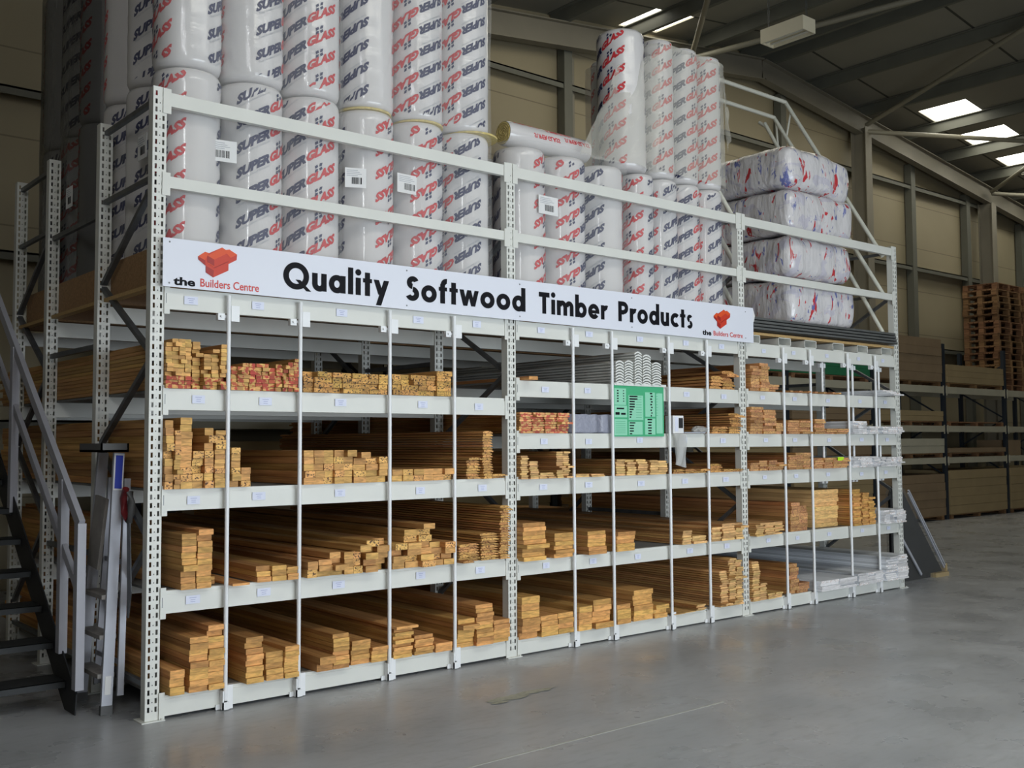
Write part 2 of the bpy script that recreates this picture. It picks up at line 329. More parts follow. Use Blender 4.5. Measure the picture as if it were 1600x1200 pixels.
for z in (1.9, 3.8, 5.68, 7.60):
    b = MB(); b.box(XL+.2, XR-.2, GY-.18, GY-.02, z-.012, z+.012); b.box(XL+.2, XR-.2, GY-.18, GY-.165, z-.09, z+.012)
    tag(b.build('trim_%d' % n, M['steelgreen']), 'horizontal sheeting rail on the gable wall', 'rail', kind='structure'); n += 1
# tubular roof bracing
for a, e in (((17.9, GY-.5, 8.35), (25.2, -.2, 7.7)), ((17.9, GY-.5, 8.5), (14.6, -1.0, 8.95)), ((12.1, GY-.5, 8.6), (14.2, .2, 9.0)),
             ((12.1, GY-.5, 8.65), (6.3, .2, 8.0)), ((23.65, GY-.5, 7.85), (30, -.2, 7.1)), ((23.65, GY-.5, 7.9), (18.2, -.2, 8.45))):
    b = MB(); b.tube([a, e], .05, 10)
    tag(b.build('trim_%d' % n, M['tubesteel']), 'steel bracing tube running across under the purlins', 'brace', kind='structure'); n += 1
# floor joint and chalk marks
b = MB(); b.box(.2, 2.9, -1.915, -1.900, .0, .0012); o = b.build('floor_marking', mat('joint_filler', (.40, .40, .36), .7))
tag(o, 'pale filled joint line across the concrete floor', 'floor joint', kind='structure')
b = MB(); rnd = random.Random(3)
for cx, cy, rx, ry in ((1.95, -.95, .17, .05), (2.2, -.93, .15, .04), (1.83, -1.0, .07, .03)):
    b.add([(cx+rx*cos(t*pi/9)*(1+rnd.uniform(-.3, .3)), cy+ry*sin(t*pi/9)*(1+rnd.uniform(-.4, .4)), .001+.0002*t) for t in range(18)], [list(range(18))])
tag(b.build('floor_marking', mat('plaster_stain', (.40, .39, .31), .9, noise=.3, nscale=30)), 'pale dried stain on the floor in front of the racking', 'stain', kind='structure')
# hanging light fitting
lt = tag(empty('hanging_light_fitting', (9.33, 2.0, 7.13)), 'cream box-shaped light fitting hanging on chains from the roof', 'light fitting')
b = MB(); b.box(-.14, .14, -.34, .34, -.02, .11); b.box(-.14, -.125, -.34, .34, -.08, -.02); b.box(.125, .14, -.34, .34, -.08, -.02)
b.box(-.125, .125, -.34, -.325, -.08, -.02); b.box(-.125, .125, .325, .34, -.08, -.02); b.build('housing', mat('cream_enamel', (.70, .64, .48), .5), lt)
b = MB(); [b.tube([(x, -.3, -.05), (x, .3, -.05)], .015, 8) for x in (-.055, .055)]; b.build('lamp_tubes', mat('unlit_tube', (.55, .53, .45), .3), lt)
for y in (-.3, .3):
    b = MB(); top = rz(9.33)-7.13-.02
    for k in range(int((top-.11)/.06)+1):
        z = .11+k*.06; w_ = .012
        b.bar((-w_ if k % 2 else 0, y-(0 if k % 2 else w_), z), (-w_ if k % 2 else 0, y-(0 if k % 2 else w_), min(top, z+.07)), .005, .005)
        b.bar((w_ if k % 2 else 0, y+(0 if k % 2 else w_), z), (w_ if k % 2 else 0, y+(0 if k % 2 else w_), min(top, z+.07)), .005, .005)
    b.build('chain', M['galv'], lt)
# ------------------------------------------------------------------ the timber rack
PX = [0, 2.777, 5.631, 8.4]; PY = [0, .955, 2.11, 3.0]; H = 3.805; PW = .085; PD = .07
def upright_mesh(H_):
    b = MB(); e = PW/2; cols = [-e, -e+.014, -e+.027, -.006, .006, e-.027, e-.014, e]; z = .0; t = .002
    rows = [0, .02]; kinds = []
    zz = .02; 
    zs = [(0, .03, None)]; zz = .03
    while zz+.05 < H_-.02:
        zs.append((zz, zz+.018, 0)); zs.append((zz+.018, zz+.048, 1)); zs.append((zz+.048, zz+.05, 0)); zz += .05
    zs.append((zz, H_, None))
    pts = {}
    def P(i, z_):
        k = (i, round(z_, 4))
        if k not in pts: pts[k] = len(b.v); b.v.append((cols[i], 0, z_))
        return pts[k]
    for ri, (z0, z1, kk) in enumerate(zs):
        for i in range(7):
            if kk == 1 and i in (1, 5): continue
            b.f.append([P(i, z0), P(i+1, z0), P(i+1, z1), P(i, z1)]); b.mi.append(0); b.sm.append(False)
    for x in (-e, e):
        b.box(min(x, x*.95), max(x, x*.95), 0.0005, PD, 0, H_)
        b.box(min(x, x*.6), max(x, x*.6), PD-.003, PD, 0, H_)
    # inner skin behind the slots, set back, so the slots read as deep openings
    for i in (0, 2, 4, 6): pass
    for k in range(int(H_/.05)-2):
        z_ = .055+k*.05; b.add([(.003*cos(t_*pi/3), -.0008, z_+.0045*sin(t_*pi/3)) for t_ in range(6)], [list(range(6))], 1)
    me = b.mesh('upright', [M['white'], M['black']])
    return me
UPM = upright_mesh(H)
bp_ = MB(); bp_.box(-.07, .07, -.03, .11, 0, .006); bp_.tube([(.055, -.015, .006), (.055, -.015, .014)], .008, 6); BPM = bp_.mesh('base_plate', M['white'])
ends = ['ladder-end', 'second', 'third', 'far-end']
for i, x in enumerate(PX):
    for j, (ya, yb) in enumerate(((PY[0], PY[1]), (PY[2], PY[3]))):
        fr = tag(empty('rack_frame', (x, ya, 0)), '%s %s frame of the white timber rack, slotted posts and braces' % (ends[i], ('front', 'rear')[j]), 'rack frame', 'white upright frames of the timber rack')
        for y in (0, yb-ya):
            u = link('upright', UPM, fr, (0, y, .006)); link('base_plate', BPM, fr, (0, y, 0))
        d = yb-ya; zc = [.35, 1.05, 1.62, 2.17, 2.70, 3.24]; k = 0
        for q in range(len(zc)-1):
            y0, y1 = (.035+.02, d+.035) if q % 2 == 0 else (d+.035, .055)
            b = MB(); b.bar((0, y1, zc[q]), (0, y0, zc[q+1]), .035, .03) if True else None
            b.build('diagonal_brace', M['galv'], fr)
        for z in (.2, 3.27, H-.06):
            b = MB(); b.bar((0, .06, z), (0, d+.02, z), .03, .03); b.build('horizontal_brace', M['galv'], fr)
    for z in (.9, 2.3, 3.2):
        b = MB(); b.bar((x, PY[1]+.09, z), (x, PY[2]-.01, z), .03, .035)
        tag(b.build('row_spacer', M['galv']), 'dark spacer bar between front and rear frames at %s upright, %s' % (ends[i], {.9: 'low down', 2.3: 'mid height', 3.2: 'near the top'}[z]), 'spacer bar', 'spacer bars between the frames')
BEAMS = [[(.02, .14), (.622, .757), (1.233, 1.362), (1.84, 1.97), (2.452, 2.583)],
         [(.012, .125), (.607, .722), (1.217, 1.347), (1.58, 1.702), (1.986, 2.114), (2.455, 2.575)],
         [(.014, .126), (.615, .735), (1.215, 1.348), (1.578, 1.70), (1.985, 2.11), (2.445, 2.57)]]
BARS = [[.441, .941, 1.638, 2.200], [3.394, 3.840, 4.547, 5.067], [6.227, 6.678, 7.356, 7.887]]
BAYN = ['ladder-end bay', 'middle bay', 'far bay']
LEVN = [['bottom', 'second', 'third', 'fourth', 'top'], ['bottom', 'second', 'third', 'fourth', 'fifth', 'top'], ['bottom', 'second', 'third', 'fourth', 'fifth', 'top']]
def price_label(parent, x, z, w_, h_, big):
    b = MB(); b.box(-w_/2, w_/2, -.0012, 0, -h_/2, h_/2); o = b.build('price_label', M['label'], parent, (x, -.006, z))
    b = MB()
    for k in range(3 if big else 2):
        ww = w_*(.5 if k == 0 else .34); b.box(-ww/2, ww/2, -.0018, -.0012, h_*(.2-.24*k), h_*(.26-.24*k))
    b.build('printed_lines', M['labelprint'], o)
rl = random.Random(5)
for bi in range(3):
    x0, x1 = PX[bi]+PW/2, PX[bi+1]-PW/2; L = x1-x0
    for li, (z0, z1) in enumerate(BEAMS[bi]):
        for yi, y in enumerate(PY):
            top = z1 if yi == 0 else z1-.018
            yy = y-.004 if yi == 0 else y+.01
            bm_ = tag(empty('shelf_beam', ((x0+x1)/2, yy, (z0+z1)/2)), '%s %s beam of the %s, %s' % (LEVN[bi][li], ('front', 'inner', 'inner', 'rear')[yi], BAYN[bi],
                 ('facing the aisle', 'second row from the aisle', 'third row from the aisle', 'last row from the aisle')[yi]), 'shelf beam', 'white shelf beams of the timber rack')
            hh = (z1-z0)/2; tt = top-(z0+z1)/2
            b = MB();
            b.box(-L/2, L/2, 0, .046, -hh, tt-.022 if yi == 0 else tt); 
            if yi == 0: b.box(-L/2, L/2, .006, .046, tt-.022, tt)
            b.build('beam_section', M['white'], bm_)
            if yi == 0:
                for s in (-1, 1):
                    b = MB(); b.box(s*L/2-.03 if s > 0 else -L/2-.004, L/2+.004 if s > 0 else -L/2+.03, -.006, -.0005, -hh-.03, tt+.02)
                    b.box(s*(L/2-.008)-.002, s*(L/2-.008)+.002, -.0065, -.006, -.03, .03, 1) if li else None
                    b.build('end_connector', [M['white'], M['galv']], bm_)
                if li:
                    sl = [x0]+BARS[bi]+[x1]
                    for s in range(5):
                        if bi == 1 and li == 3 and s == 2: pass
                        xm = (sl[s]+sl[s+1])/2-(x0+x1)/2+rl.uniform(-.03, .03)-.01
                        k = 1 if bi == 0 else (.9 if bi == 1 else .75)
                        price_label(bm_, xm, rl.uniform(-.006, .004), .085*k*rl.uniform(.9, 1.1), .05*k, bi < 2)
            if yi == 3 and li > 0 and False: pass
        if li < len(BEAMS[bi])-1:
            for k, (ya, yb) in enumerate(((.046, 1.02), (1.02, 2.1), (2.1, 3.05))):
                b = MB(); b.box(x0+.005, x1-.005, ya+.004, yb-.004, z1-.017, z1-.002)
                tag(b.build('shelf_deck', M['deck']), 'grey deck sheet on the %s level of the %s, %s strip' % (LEVN[bi][li], BAYN[bi], ('front', 'middle', 'rear')[k]), 'shelf deck', 'grey deck sheets lying on the shelf beams')
# divider bars
for bi in range(3):
    for k, x in enumerate(BARS[bi]):
        zt = BEAMS[bi][-1][1]-.02; zb_ = BEAMS[bi][-1][0]
        d = tag(empty('divider_bar', (x, -.036, 0)), '%s white divider bar along the front of the %s' % (ORD[k], BAYN[bi]), 'divider bar', 'white vertical divider bars on the rack front')
        b = MB(); b.tube([(0, 0, .06), (0, 0, zt)], .0135, 12); b.build('pole', M['white2'], d)
        b = MB(); b.box(-.022, -.0137, -.015, .030, .005, .12); b.box(.0137, .05, -.002, .030, .005, .15); b.box(-.05, .05, .022, .030, .004, .035); b.box(-.022, .022, -.015, -.008, .005, .05)
        b.build('foot_bracket', M['white2'], d)
        b = MB(); b.box(-.065, -.02, .012, .045, zb_-.045, zb_-.002); b.box(.02, .075, .006, .029, zb_-.05, zb_+.05); b.box(-.02, .02, .0137, .029, zb_-.03, zb_-.01)
        b.tube([(-.045, -.0, zb_-.022), (-.045, .012, zb_-.022)], .007, 8)
        b.build('top_bracket', M['white2'], d)
for k, x in enumerate((7.058, 7.62, 8.141)):
    d = tag(empty('short_divider_bar', (x, .078, 0)), '%s short divider bar hanging behind the front beams of the far bay' % ORD[k], 'divider bar', 'short divider bars inside the far bay')
    b = MB(); b.tube([(0, 0, 1.30), (0, 0, 2.46)], .0135, 10); b.build('pole', M['white2'], d)
    for z in (1.20, 2.40):
        b = MB(); b.box(-.05, -.016, -.01, .02, z-.01, z+.035); b.box(.016, .05, -.01, .02, z-.01, z+.035); b.box(-.05, .05, .014, .022, z+.01, z+.02); b.build('bracket', M['white2'], d)
# guard rails above the deck
for bi in range(3):
    x0, x1 = PX[bi]+PW/2, PX[bi+1]-PW/2
    for z0, z1, nm in ((3.197, 3.268, 'lower'), (3.703, 3.787, 'upper')):
        g = tag(empty('guard_rail', ((x0+x1)/2, 0, (z0+z1)/2)), '%s white guard rail above the deck of the %s' % (nm, BAYN[bi]), 'guard rail', 'white guard rails in front of the insulation')
        L = x1-x0; h_ = (z1-z0)/2
        b = MB(); b.box(-L/2, L/2, .0, .04, -h_, h_, ch=.004); b.build('rail_section', M['white'], g)
        for s in (-1, 1):
            b = MB(); b.box(s*L/2-.025, s*L/2+.025, -.007, -.0005, -h_-.05, h_+.02); b.build('end_connector', M['white'], g)
# mezzanine deck: chipboard on the top beams, joists under it in the far bay
for bi in range(3):
    x0, x1 = PX[bi]-.0, PX[bi+1]
    zt = BEAMS[bi][-1][1]
    dz = .0 if bi < 2 else .085
    for k, (ya, yb) in enumerate(((.06, 1.05), (1.06, 2.08), (2.20, 3.08))):
        b = MB(); b.box(x0+.045, x1-.045, ya if bi < 2 else ya-.055, yb, zt+dz+.001, zt+dz+.026)
        tag(b.build('chipboard_deck', M['chipedge'] if bi == 2 else M['chip']), 'brown chipboard deck sheet over the %s, %s strip' % (BAYN[bi], ('front', 'middle', 'rear')[k]), 'deck board', 'chipboard sheets of the upper deck')
jx = [5.72, 6.22, 6.66, 7.16, 7.62, 8.10]
for k, x in enumerate(jx):
    b = MB(); b.box(x, x+.20, .005, 3.02, 2.572, 2.580); b.box(x+.19, x+.20, .005, 3.02, 2.572, 2.652); b.box(x, x+.2, .005, 3.02, 2.646, 2.653)
    b.box(x, x+.008, .01, 3.02, 2.575, 2.652)
    tag(b.build('deck_joist', M['white']), '%s white channel joist under the far bay deck' % ORD[k], 'joist', 'channel joists under the deck of the far bay')
for k in range(4):
    b = MB(); z = 2.70+.033*k
    b.box(5.70, 8.36, -.035+.006*k, .075, z-.002, z+.004); b.box(5.70, 8.36, -.035+.006*k, -.031+.006*k, z-.002, z+.026); b.box(5.70, 8.36, .07, .075, z-.002, z+.026)
    tag(b.build('metal_channel', M['galvl']), 'long galvanised channel lying along the deck edge, %s from the bottom of the bundle' % ORD[k], 'metal channel', 'galvanised channels on the edge of the far bay deck')
b = MB(); b.box(.045, .061, .09, 2.98, 2.612, 2.86); b.box(-.02, .04, .09, .9, 2.584, 2.608, 1); b.box(-.02, .04, 1.04, 2.07, 2.584, 2.608, 1); b.box(-.02, .04, 2.2, 2.96, 2.584, 2.608, 1)
tag(b.build('toe_board', [M['chip'], M['chipedge']]), 'brown toe board along the open end of the upper deck', 'toe board')
# ------------------------------------------------------------------ timber: every board is a thing
ZB = [[.14, .757, 1.362, 1.97], [.125, .722, 1.347, 1.702, 2.114], [.126, .735, 1.348, 1.70, 2.11]]
# bay, shelf, slot, x from, x to, courses, columns, thickness, kind, y of the front end
STACKS = [
(1, 4, 1, 0.045, 0.206, 12, 4, 0.0252, 'batten', -0.03),
(1, 4, 1, 0.239, 0.289, 12, 1, 0.0248, 'batten', 0.05),
(1, 4, 1, 0.291, 0.385, 9, 2, 0.0244, 'batten', -0.02),
(1, 4, 1, 0.387, 0.425, 11, 1, 0.0256, 'batten', -0.05),
(1, 4, 2, 0.461, 0.63, 7, 4, 0.0249, 'redbatten', -0.03),
(1, 4, 2, 0.635, 0.815, 7, 4, 0.025, 'redbatten', -0.02),
(1, 4, 2, 0.817, 0.925, 8, 3, 0.024, 'redbatten', -0.05),
(1, 4, 3, 0.972, 1.622, 4, 9, 0.0345, 'stampbatten', -0.03),
(1, 4, 4, 1.67, 2.039, 4, 5, 0.0365, 'stampbatten', -0.02),
(1, 4, 4, 2.041, 2.18, 5, 2, 0.0364, 'stampbatten', -0.04),
(1, 3, 1, 0.045, 0.095, 9, 1, 0.0461, 'stud', -0.03),
(1, 3, 1, 0.097, 0.136, 12, 1, 0.0295, 'stud', -0.05),
(1, 3, 1, 0.139, 0.212, 10, 1, 0.0432, 'stud', -0.04),
(1, 3, 1, 0.218, 0.288, 5, 1, 0.0458, 'stud', -0.03),
(1, 3, 1, 0.29, 0.347, 8, 1, 0.0462, 'stud', -0.05),
(1, 3, 1, 0.356, 0.423, 12, 1, 0.0296, 'stud', -0.04),
(1, 3, 2, 0.462, 0.522, 6, 1, 0.0412, 'stud', -0.04),
(1, 3, 2, 0.532, 0.597, 3, 1, 0.0407, 'stud', -0.03),
(1, 3, 3, 0.976, 1.344, 5, 5, 0.045, 'stud', -0.03),
(1, 3, 3, 1.355, 1.55, 4, 2, 0.0422, 'stud', -0.02),
(1, 3, 3, 1.552, 1.621, 4, 1, 0.0442, 'stud', -0.04),
(1, 3, 4, 1.664, 2.184, 2, 6, 0.0425, 'stud', -0.03),
(1, 3, 5, 2.329, 2.455, 8, 1, 0.0201, 'moulding', -0.02),
(1, 3, 5, 2.457, 2.551, 18, 1, 0.0198, 'moulding', -0.04),
(1, 3, 5, 2.555, 2.705, 2, 1, 0.016, 'moulding', -0.04),
(1, 2, 1, 0.148, 0.24, 9, 1, 0.0374, 'board', -0.04),
(1, 2, 1, 0.244, 0.338, 10, 1, 0.0359, 'board', -0.05),
(1, 2, 1, 0.375, 0.425, 2, 1, 0.024, 'board', 0.1),
(1, 2, 2, 0.457, 0.572, 1, 1, 0.016, 'board', -0.07),
(1, 2, 2, 0.646, 0.743, 3, 1, 0.0337, 'board', -0.04),
(1, 2, 2, 0.745, 0.846, 3, 1, 0.0327, 'board', -0.05),
(1, 2, 2, 0.848, 0.925, 4, 1, 0.0207, 'board', -0.06),
(1, 2, 3, 0.985, 1.06, 2, 1, 0.0535, 'stud', -0.03),
(1, 2, 3, 1.062, 1.262, 3, 2, 0.038, 'stud', -0.04),
(1, 2, 3, 1.264, 1.405, 3, 2, 0.0497, 'stud', -0.05),
(1, 2, 3, 1.422, 1.622, 5, 2, 0.0434, 'stud', -0.03),
(1, 2, 4, 1.654, 1.753, 4, 1, 0.045, 'stud', -0.05),
(1, 2, 4, 1.766, 1.991, 6, 2, 0.0443, 'stud', -0.03),
(1, 2, 4, 1.993, 2.177, 4, 2, 0.041, 'stud', -0.04),
(1, 2, 5, 2.229, 2.43, 7, 2, 0.019, 'moulding', -0.04),
(1, 2, 5, 2.445, 2.61, 11, 1, 0.0182, 'moulding', -0.03),
(1, 2, 5, 2.612, 2.706, 22, 1, 0.0182, 'moulding', -0.06),
(1, 1, 1, 0.088, 0.178, 3, 1, 0.0497, 'board', -0.05),
(1, 1, 1, 0.204, 0.321, 9, 1, 0.0367, 'board', -0.05),
(1, 1, 1, 0.324, 0.425, 11, 1, 0.0353, 'board', -0.05),
(1, 1, 2, 0.567, 0.684, 8, 1, 0.0356, 'board', -0.05),
(1, 1, 2, 0.703, 0.823, 5, 1, 0.0352, 'board', -0.05),
(1, 1, 2, 0.825, 0.925, 6, 1, 0.0337, 'board', -0.06),
(1, 1, 3, 1.068, 1.187, 2, 1, 0.0505, 'board', -0.04),
(1, 1, 3, 1.189, 1.312, 8, 1, 0.0286, 'board', -0.05),
(1, 1, 3, 1.344, 1.49, 5, 1, 0.0328, 'board', -0.03),
(1, 1, 3, 1.492, 1.621, 4, 1, 0.0265, 'board', -0.05),
(1, 1, 4, 1.669, 1.824, 8, 1, 0.026, 'board', -0.04),
(1, 1, 4, 1.851, 2.011, 5, 1, 0.0274, 'board', -0.04),
(1, 1, 4, 2.021, 2.168, 2, 1, 0.032, 'board', -0.05),
(1, 1, 5, 2.227, 2.38, 6, 1, 0.0345, 'board', -0.04),
(1, 1, 5, 2.382, 2.542, 10, 1, 0.0298, 'board', -0.05),
(1, 1, 5, 2.545, 2.7, 5, 1, 0.0338, 'board', -0.06),
(2, 5, 3, 3.881, 3.981, 8, 1, 0.0243, 'gutter', -0.04),
(2, 5, 3, 3.999, 4.1, 9, 1, 0.0222, 'gutter', -0.03),
(2, 5, 3, 4.102, 4.191, 12, 1, 0.0232, 'gutter', -0.05),
(2, 5, 3, 4.21, 4.315, 11, 1, 0.0236, 'gutter', -0.04),
(2, 5, 3, 4.317, 4.433, 9, 1, 0.0218, 'gutter', -0.05),
(2, 5, 5, 5.133, 5.298, 4, 1, 0.0292, 'moulding', -0.02),
(2, 5, 5, 5.359, 5.539, 6, 1, 0.0293, 'moulding', 0.02),
(2, 4, 1, 2.838, 3.358, 9, 4, 0.0182, 'redcladding', -0.03),
(2, 4, 5, 5.118, 5.348, 3, 2, 0.0213, 'moulding', -0.03),
(2, 4, 5, 5.383, 5.553, 9, 1, 0.0212, 'moulding', -0.02),
(2, 3, 1, 2.827, 2.905, 11, 1, 0.0167, 'cladding', -0.04),
(2, 3, 1, 2.907, 3.001, 9, 1, 0.0154, 'cladding', -0.05),
(2, 3, 1, 3.016, 3.191, 3, 2, 0.0153, 'cladding', -0.04),
(2, 3, 1, 3.199, 3.352, 13, 2, 0.0162, 'cladding', -0.04),
(2, 3, 2, 3.43, 3.741, 2, 2, 0.012, 'cladding', -0.03),
(2, 3, 3, 3.868, 3.983, 7, 1, 0.0199, 'cladding', -0.04),
(2, 3, 3, 3.998, 4.115, 7, 1, 0.0189, 'cladding', -0.04),
(2, 3, 3, 4.13, 4.257, 7, 1, 0.0193, 'cladding', -0.04),
(2, 3, 3, 4.273, 4.387, 6, 1, 0.0212, 'cladding', -0.04),
(2, 3, 3, 4.395, 4.518, 6, 1, 0.02, 'cladding', -0.04),
(2, 3, 4, 4.595, 5.046, 2, 3, 0.02, 'moulding', -0.03),
(2, 3, 5, 5.104, 5.277, 4, 1, 0.0197, 'moulding', -0.02),
(2, 3, 5, 5.279, 5.584, 2, 2, 0.0135, 'moulding', -0.03),
(2, 2, 1, 2.822, 3.052, 9, 1, 0.0324, 'board', -0.07),
(2, 2, 1, 3.154, 3.354, 6, 1, 0.0323, 'board', -0.06),
(2, 2, 2, 3.516, 3.72, 6, 1, 0.0312, 'board', -0.06),
(2, 2, 3, 3.856, 4.067, 5, 1, 0.0324, 'board', -0.06),
(2, 2, 4, 4.682, 4.81, 6, 1, 0.0208, 'cladding', -0.04),
(2, 2, 4, 4.818, 5.01, 3, 1, 0.0233, 'cladding', -0.04),
(2, 2, 5, 5.083, 5.228, 6, 1, 0.0218, 'cladding', -0.04),
(2, 2, 5, 5.23, 5.42, 7, 1, 0.0224, 'cladding', -0.05),
(2, 2, 5, 5.442, 5.566, 7, 1, 0.0217, 'cladding', -0.04),
(2, 1, 1, 2.823, 3.005, 6, 1, 0.0542, 'board', -0.05),
(2, 1, 1, 3.026, 3.2, 4, 1, 0.0402, 'board', -0.04),
(2, 1, 1, 3.207, 3.372, 4, 1, 0.0405, 'board', -0.04),
(2, 1, 2, 3.41, 3.554, 4, 1, 0.0483, 'board', -0.05),
(2, 1, 2, 3.579, 3.783, 5, 1, 0.0456, 'board', -0.04),
(2, 1, 3, 3.856, 4.014, 4, 1, 0.0405, 'board', -0.05),
(2, 1, 3, 4.065, 4.301, 6, 1, 0.043, 'board', -0.04),
(2, 1, 3, 4.303, 4.466, 3, 1, 0.0383, 'board', -0.05),
(2, 1, 4, 4.563, 4.863, 1, 2, 0.008, 'cladding', -0.04),
(2, 1, 4, 4.873, 4.995, 4, 1, 0.0142, 'cladding', -0.04),
(2, 1, 5, 5.2, 5.309, 16, 1, 0.0203, 'skirting', -0.04),
(2, 1, 5, 5.311, 5.411, 22, 1, 0.0197, 'skirting', -0.05),
(2, 1, 5, 5.433, 5.537, 20, 1, 0.0203, 'skirting', -0.04),
(3, 5, 1, 5.706, 5.976, 9, 2, 0.03, 'rough', -0.04),
(3, 5, 1, 5.993, 6.157, 3, 1, 0.023, 'rough', -0.03),
(3, 4, 1, 5.694, 6.074, 10, 2, 0.0257, 'rough', -0.04),
(3, 4, 1, 6.094, 6.207, 4, 1, 0.0265, 'rough', -0.03),
(3, 4, 2, 6.289, 6.662, 6, 2, 0.0223, 'rough', -0.04),
(3, 4, 3, 6.744, 6.925, 7, 1, 0.0214, 'rough', -0.04),
(3, 4, 3, 6.933, 7.33, 4, 2, 0.0182, 'rough', -0.04),
(3, 3, 1, 5.689, 6.192, 5, 4, 0.0194, 'rough', -0.04),
(3, 3, 2, 6.267, 6.654, 8, 3, 0.0206, 'rough', -0.04),
(3, 3, 3, 6.719, 7.329, 5, 4, 0.0212, 'rough', -0.04),
(3, 2, 1, 5.676, 5.804, 7, 1, 0.0187, 'cladding', -0.08),
(3, 2, 1, 5.841, 6.144, 7, 2, 0.0173, 'cladding', -0.06),
(3, 2, 2, 6.367, 6.662, 8, 2, 0.0356, 'rough', 0.02),
(3, 2, 3, 6.903, 7.34, 9, 1, 0.043, 'palestack', 0.1),
(3, 2, 4, 7.399, 7.544, 17, 1, 0.0225, 'board', -0.04),
(3, 2, 4, 7.571, 7.694, 16, 1, 0.0214, 'board', -0.03),
(3, 2, 4, 7.696, 7.813, 13, 1, 0.0225, 'board', -0.04),
(3, 1, 1, 5.676, 5.787, 18, 1, 0.0206, 'skirting', -0.04),
(3, 1, 1, 5.791, 5.9, 8, 1, 0.0202, 'skirting', -0.04),
(3, 1, 1, 5.907, 6.149, 3, 2, 0.018, 'cladding', -0.04),
(3, 1, 2, 6.308, 6.446, 8, 1, 0.0371, 'rough', 0.0),
(3, 1, 2, 6.451, 6.634, 4, 1, 0.0333, 'rough', 0.0),
(3, 4, 4, 7.375, 7.66, 7, 3, 0.0193, 'whiteboard', -0.07),
(3, 4, 4, 7.665, 7.86, 4, 2, 0.0205, 'whiteboard', -0.08),
(3, 4, 5, 7.905, 8.335, 4, 4, 0.0202, 'whiteboard', -0.09),
(3, 3, 4, 7.375, 7.865, 7, 4, 0.0161, 'whiteboard', -0.07),
(3, 3, 5, 7.905, 8.3, 6, 4, 0.0168, 'whiteboard', -0.08),
(3, 2, 5, 7.905, 8.335, 8, 4, 0.0178, 'whiteboard', -0.1),
(3, 1, 3, 6.7, 7.33, 4, 2, 0.026, 'whiteboard', -0.09),
(3, 1, 4, 7.376, 7.865, 6, 3, 0.02, 'whiteboard', -0.09),
(3, 1, 5, 7.905, 8.335, 14, 2, 0.0185, 'whiteboard', -0.1),
]
KIND = {  # name, wording, category
 'batten': ('timber_batten', 'plain sawn batten', 'batten'), 'redbatten': ('timber_batten', 'red-ended batten', 'batten'),
 'stampbatten': ('timber_batten', 'stamped batten', 'batten'), 'stud': ('timber_stud', 'square-edged stud', 'stud'),
 'board': ('timber_board', 'planed softwood board', 'board'), 'moulding': ('timber_moulding', 'thin timber moulding', 'moulding'),
 'cladding': ('cladding_board', 'tongued cladding board', 'cladding board'), 'redcladding': ('cladding_board', 'red-marked cladding board', 'cladding board'),
 'skirting': ('skirting_board', 'thin skirting board', 'skirting board'), 'rough': ('sawn_timber', 'reddish softwood length', 'sawn timber'),
 'palestack': ('whitewood_board', 'wide pale whitewood board', 'board'), 'whiteboard': ('white_primed_board', 'white primed board', 'white board'),
 'gutter': ('plastic_gutter', 'white half-round gutter', 'gutter')}
def outline(kind, w_, t):
    """(x,z) section of one length, bottom at z=0"""
    g = .0007; c = min(.0025, t*.12); x0, x1, z0, z1 = g, w_-g, g, t-g
    if kind in ('cladding', 'redcladding', 'skirting'):
        e = min(.008, w_*.1)
        if kind == 'skirting': return [(x0, z0), (x1-e*.3, z0), (x1, z0+t*.3), (x1-e*1.6, z1-.001), (x0+e*1.6, z1), (x0, z1-t*.35)]
        return [(x0+e, z0), (x1-e, z0), (x1-e, t*.32), (x1, t*.40), (x1, t*.62), (x1-e, t*.68), (x1-e, z1-.001), (x0+e, z1), (x0, z1-t*.25), (x0+e*.6, t*.5), (x0, z0+t*.25)]
    if kind == 'moulding':
        return [(x0, z0), (x1, z0), (x1, t*.45), (x1-w_*.10, t*.55), (x1-w_*.2, t*.85), (x1-w_*.35, z1), (x0+w_*.2, z1), (x0+w_*.05, t*.8), (x0, t*.7)]
    return [(x0+c, z0), (x1-c, z0), (x1, z0+c), (x1, z1-c), (x1-c, z1), (x0+c, z1), (x0, z1-c), (x0, z0+c)]
def gutter_outline(w_, t):
    """shallow channel section, crown up, with turned-in lips"""
    n = 9; hc = .018; q = t*.58; o = []
    for k in range(n+1): u = k/n; o.append((w_*(.985-.97*u), hc*sin(pi*u)+q))
    return o+[(w_*(.015+.97*k/n), hc*sin(pi*k/n)) for k in range(n+1)]
rt = random.Random(11); nslot = {}; nidx = 0
LEN = {'gutter': 3.9, 'moulding': 3.3, 'skirting': 3.9, 'rough': 3.0, 'whiteboard': 3.5}
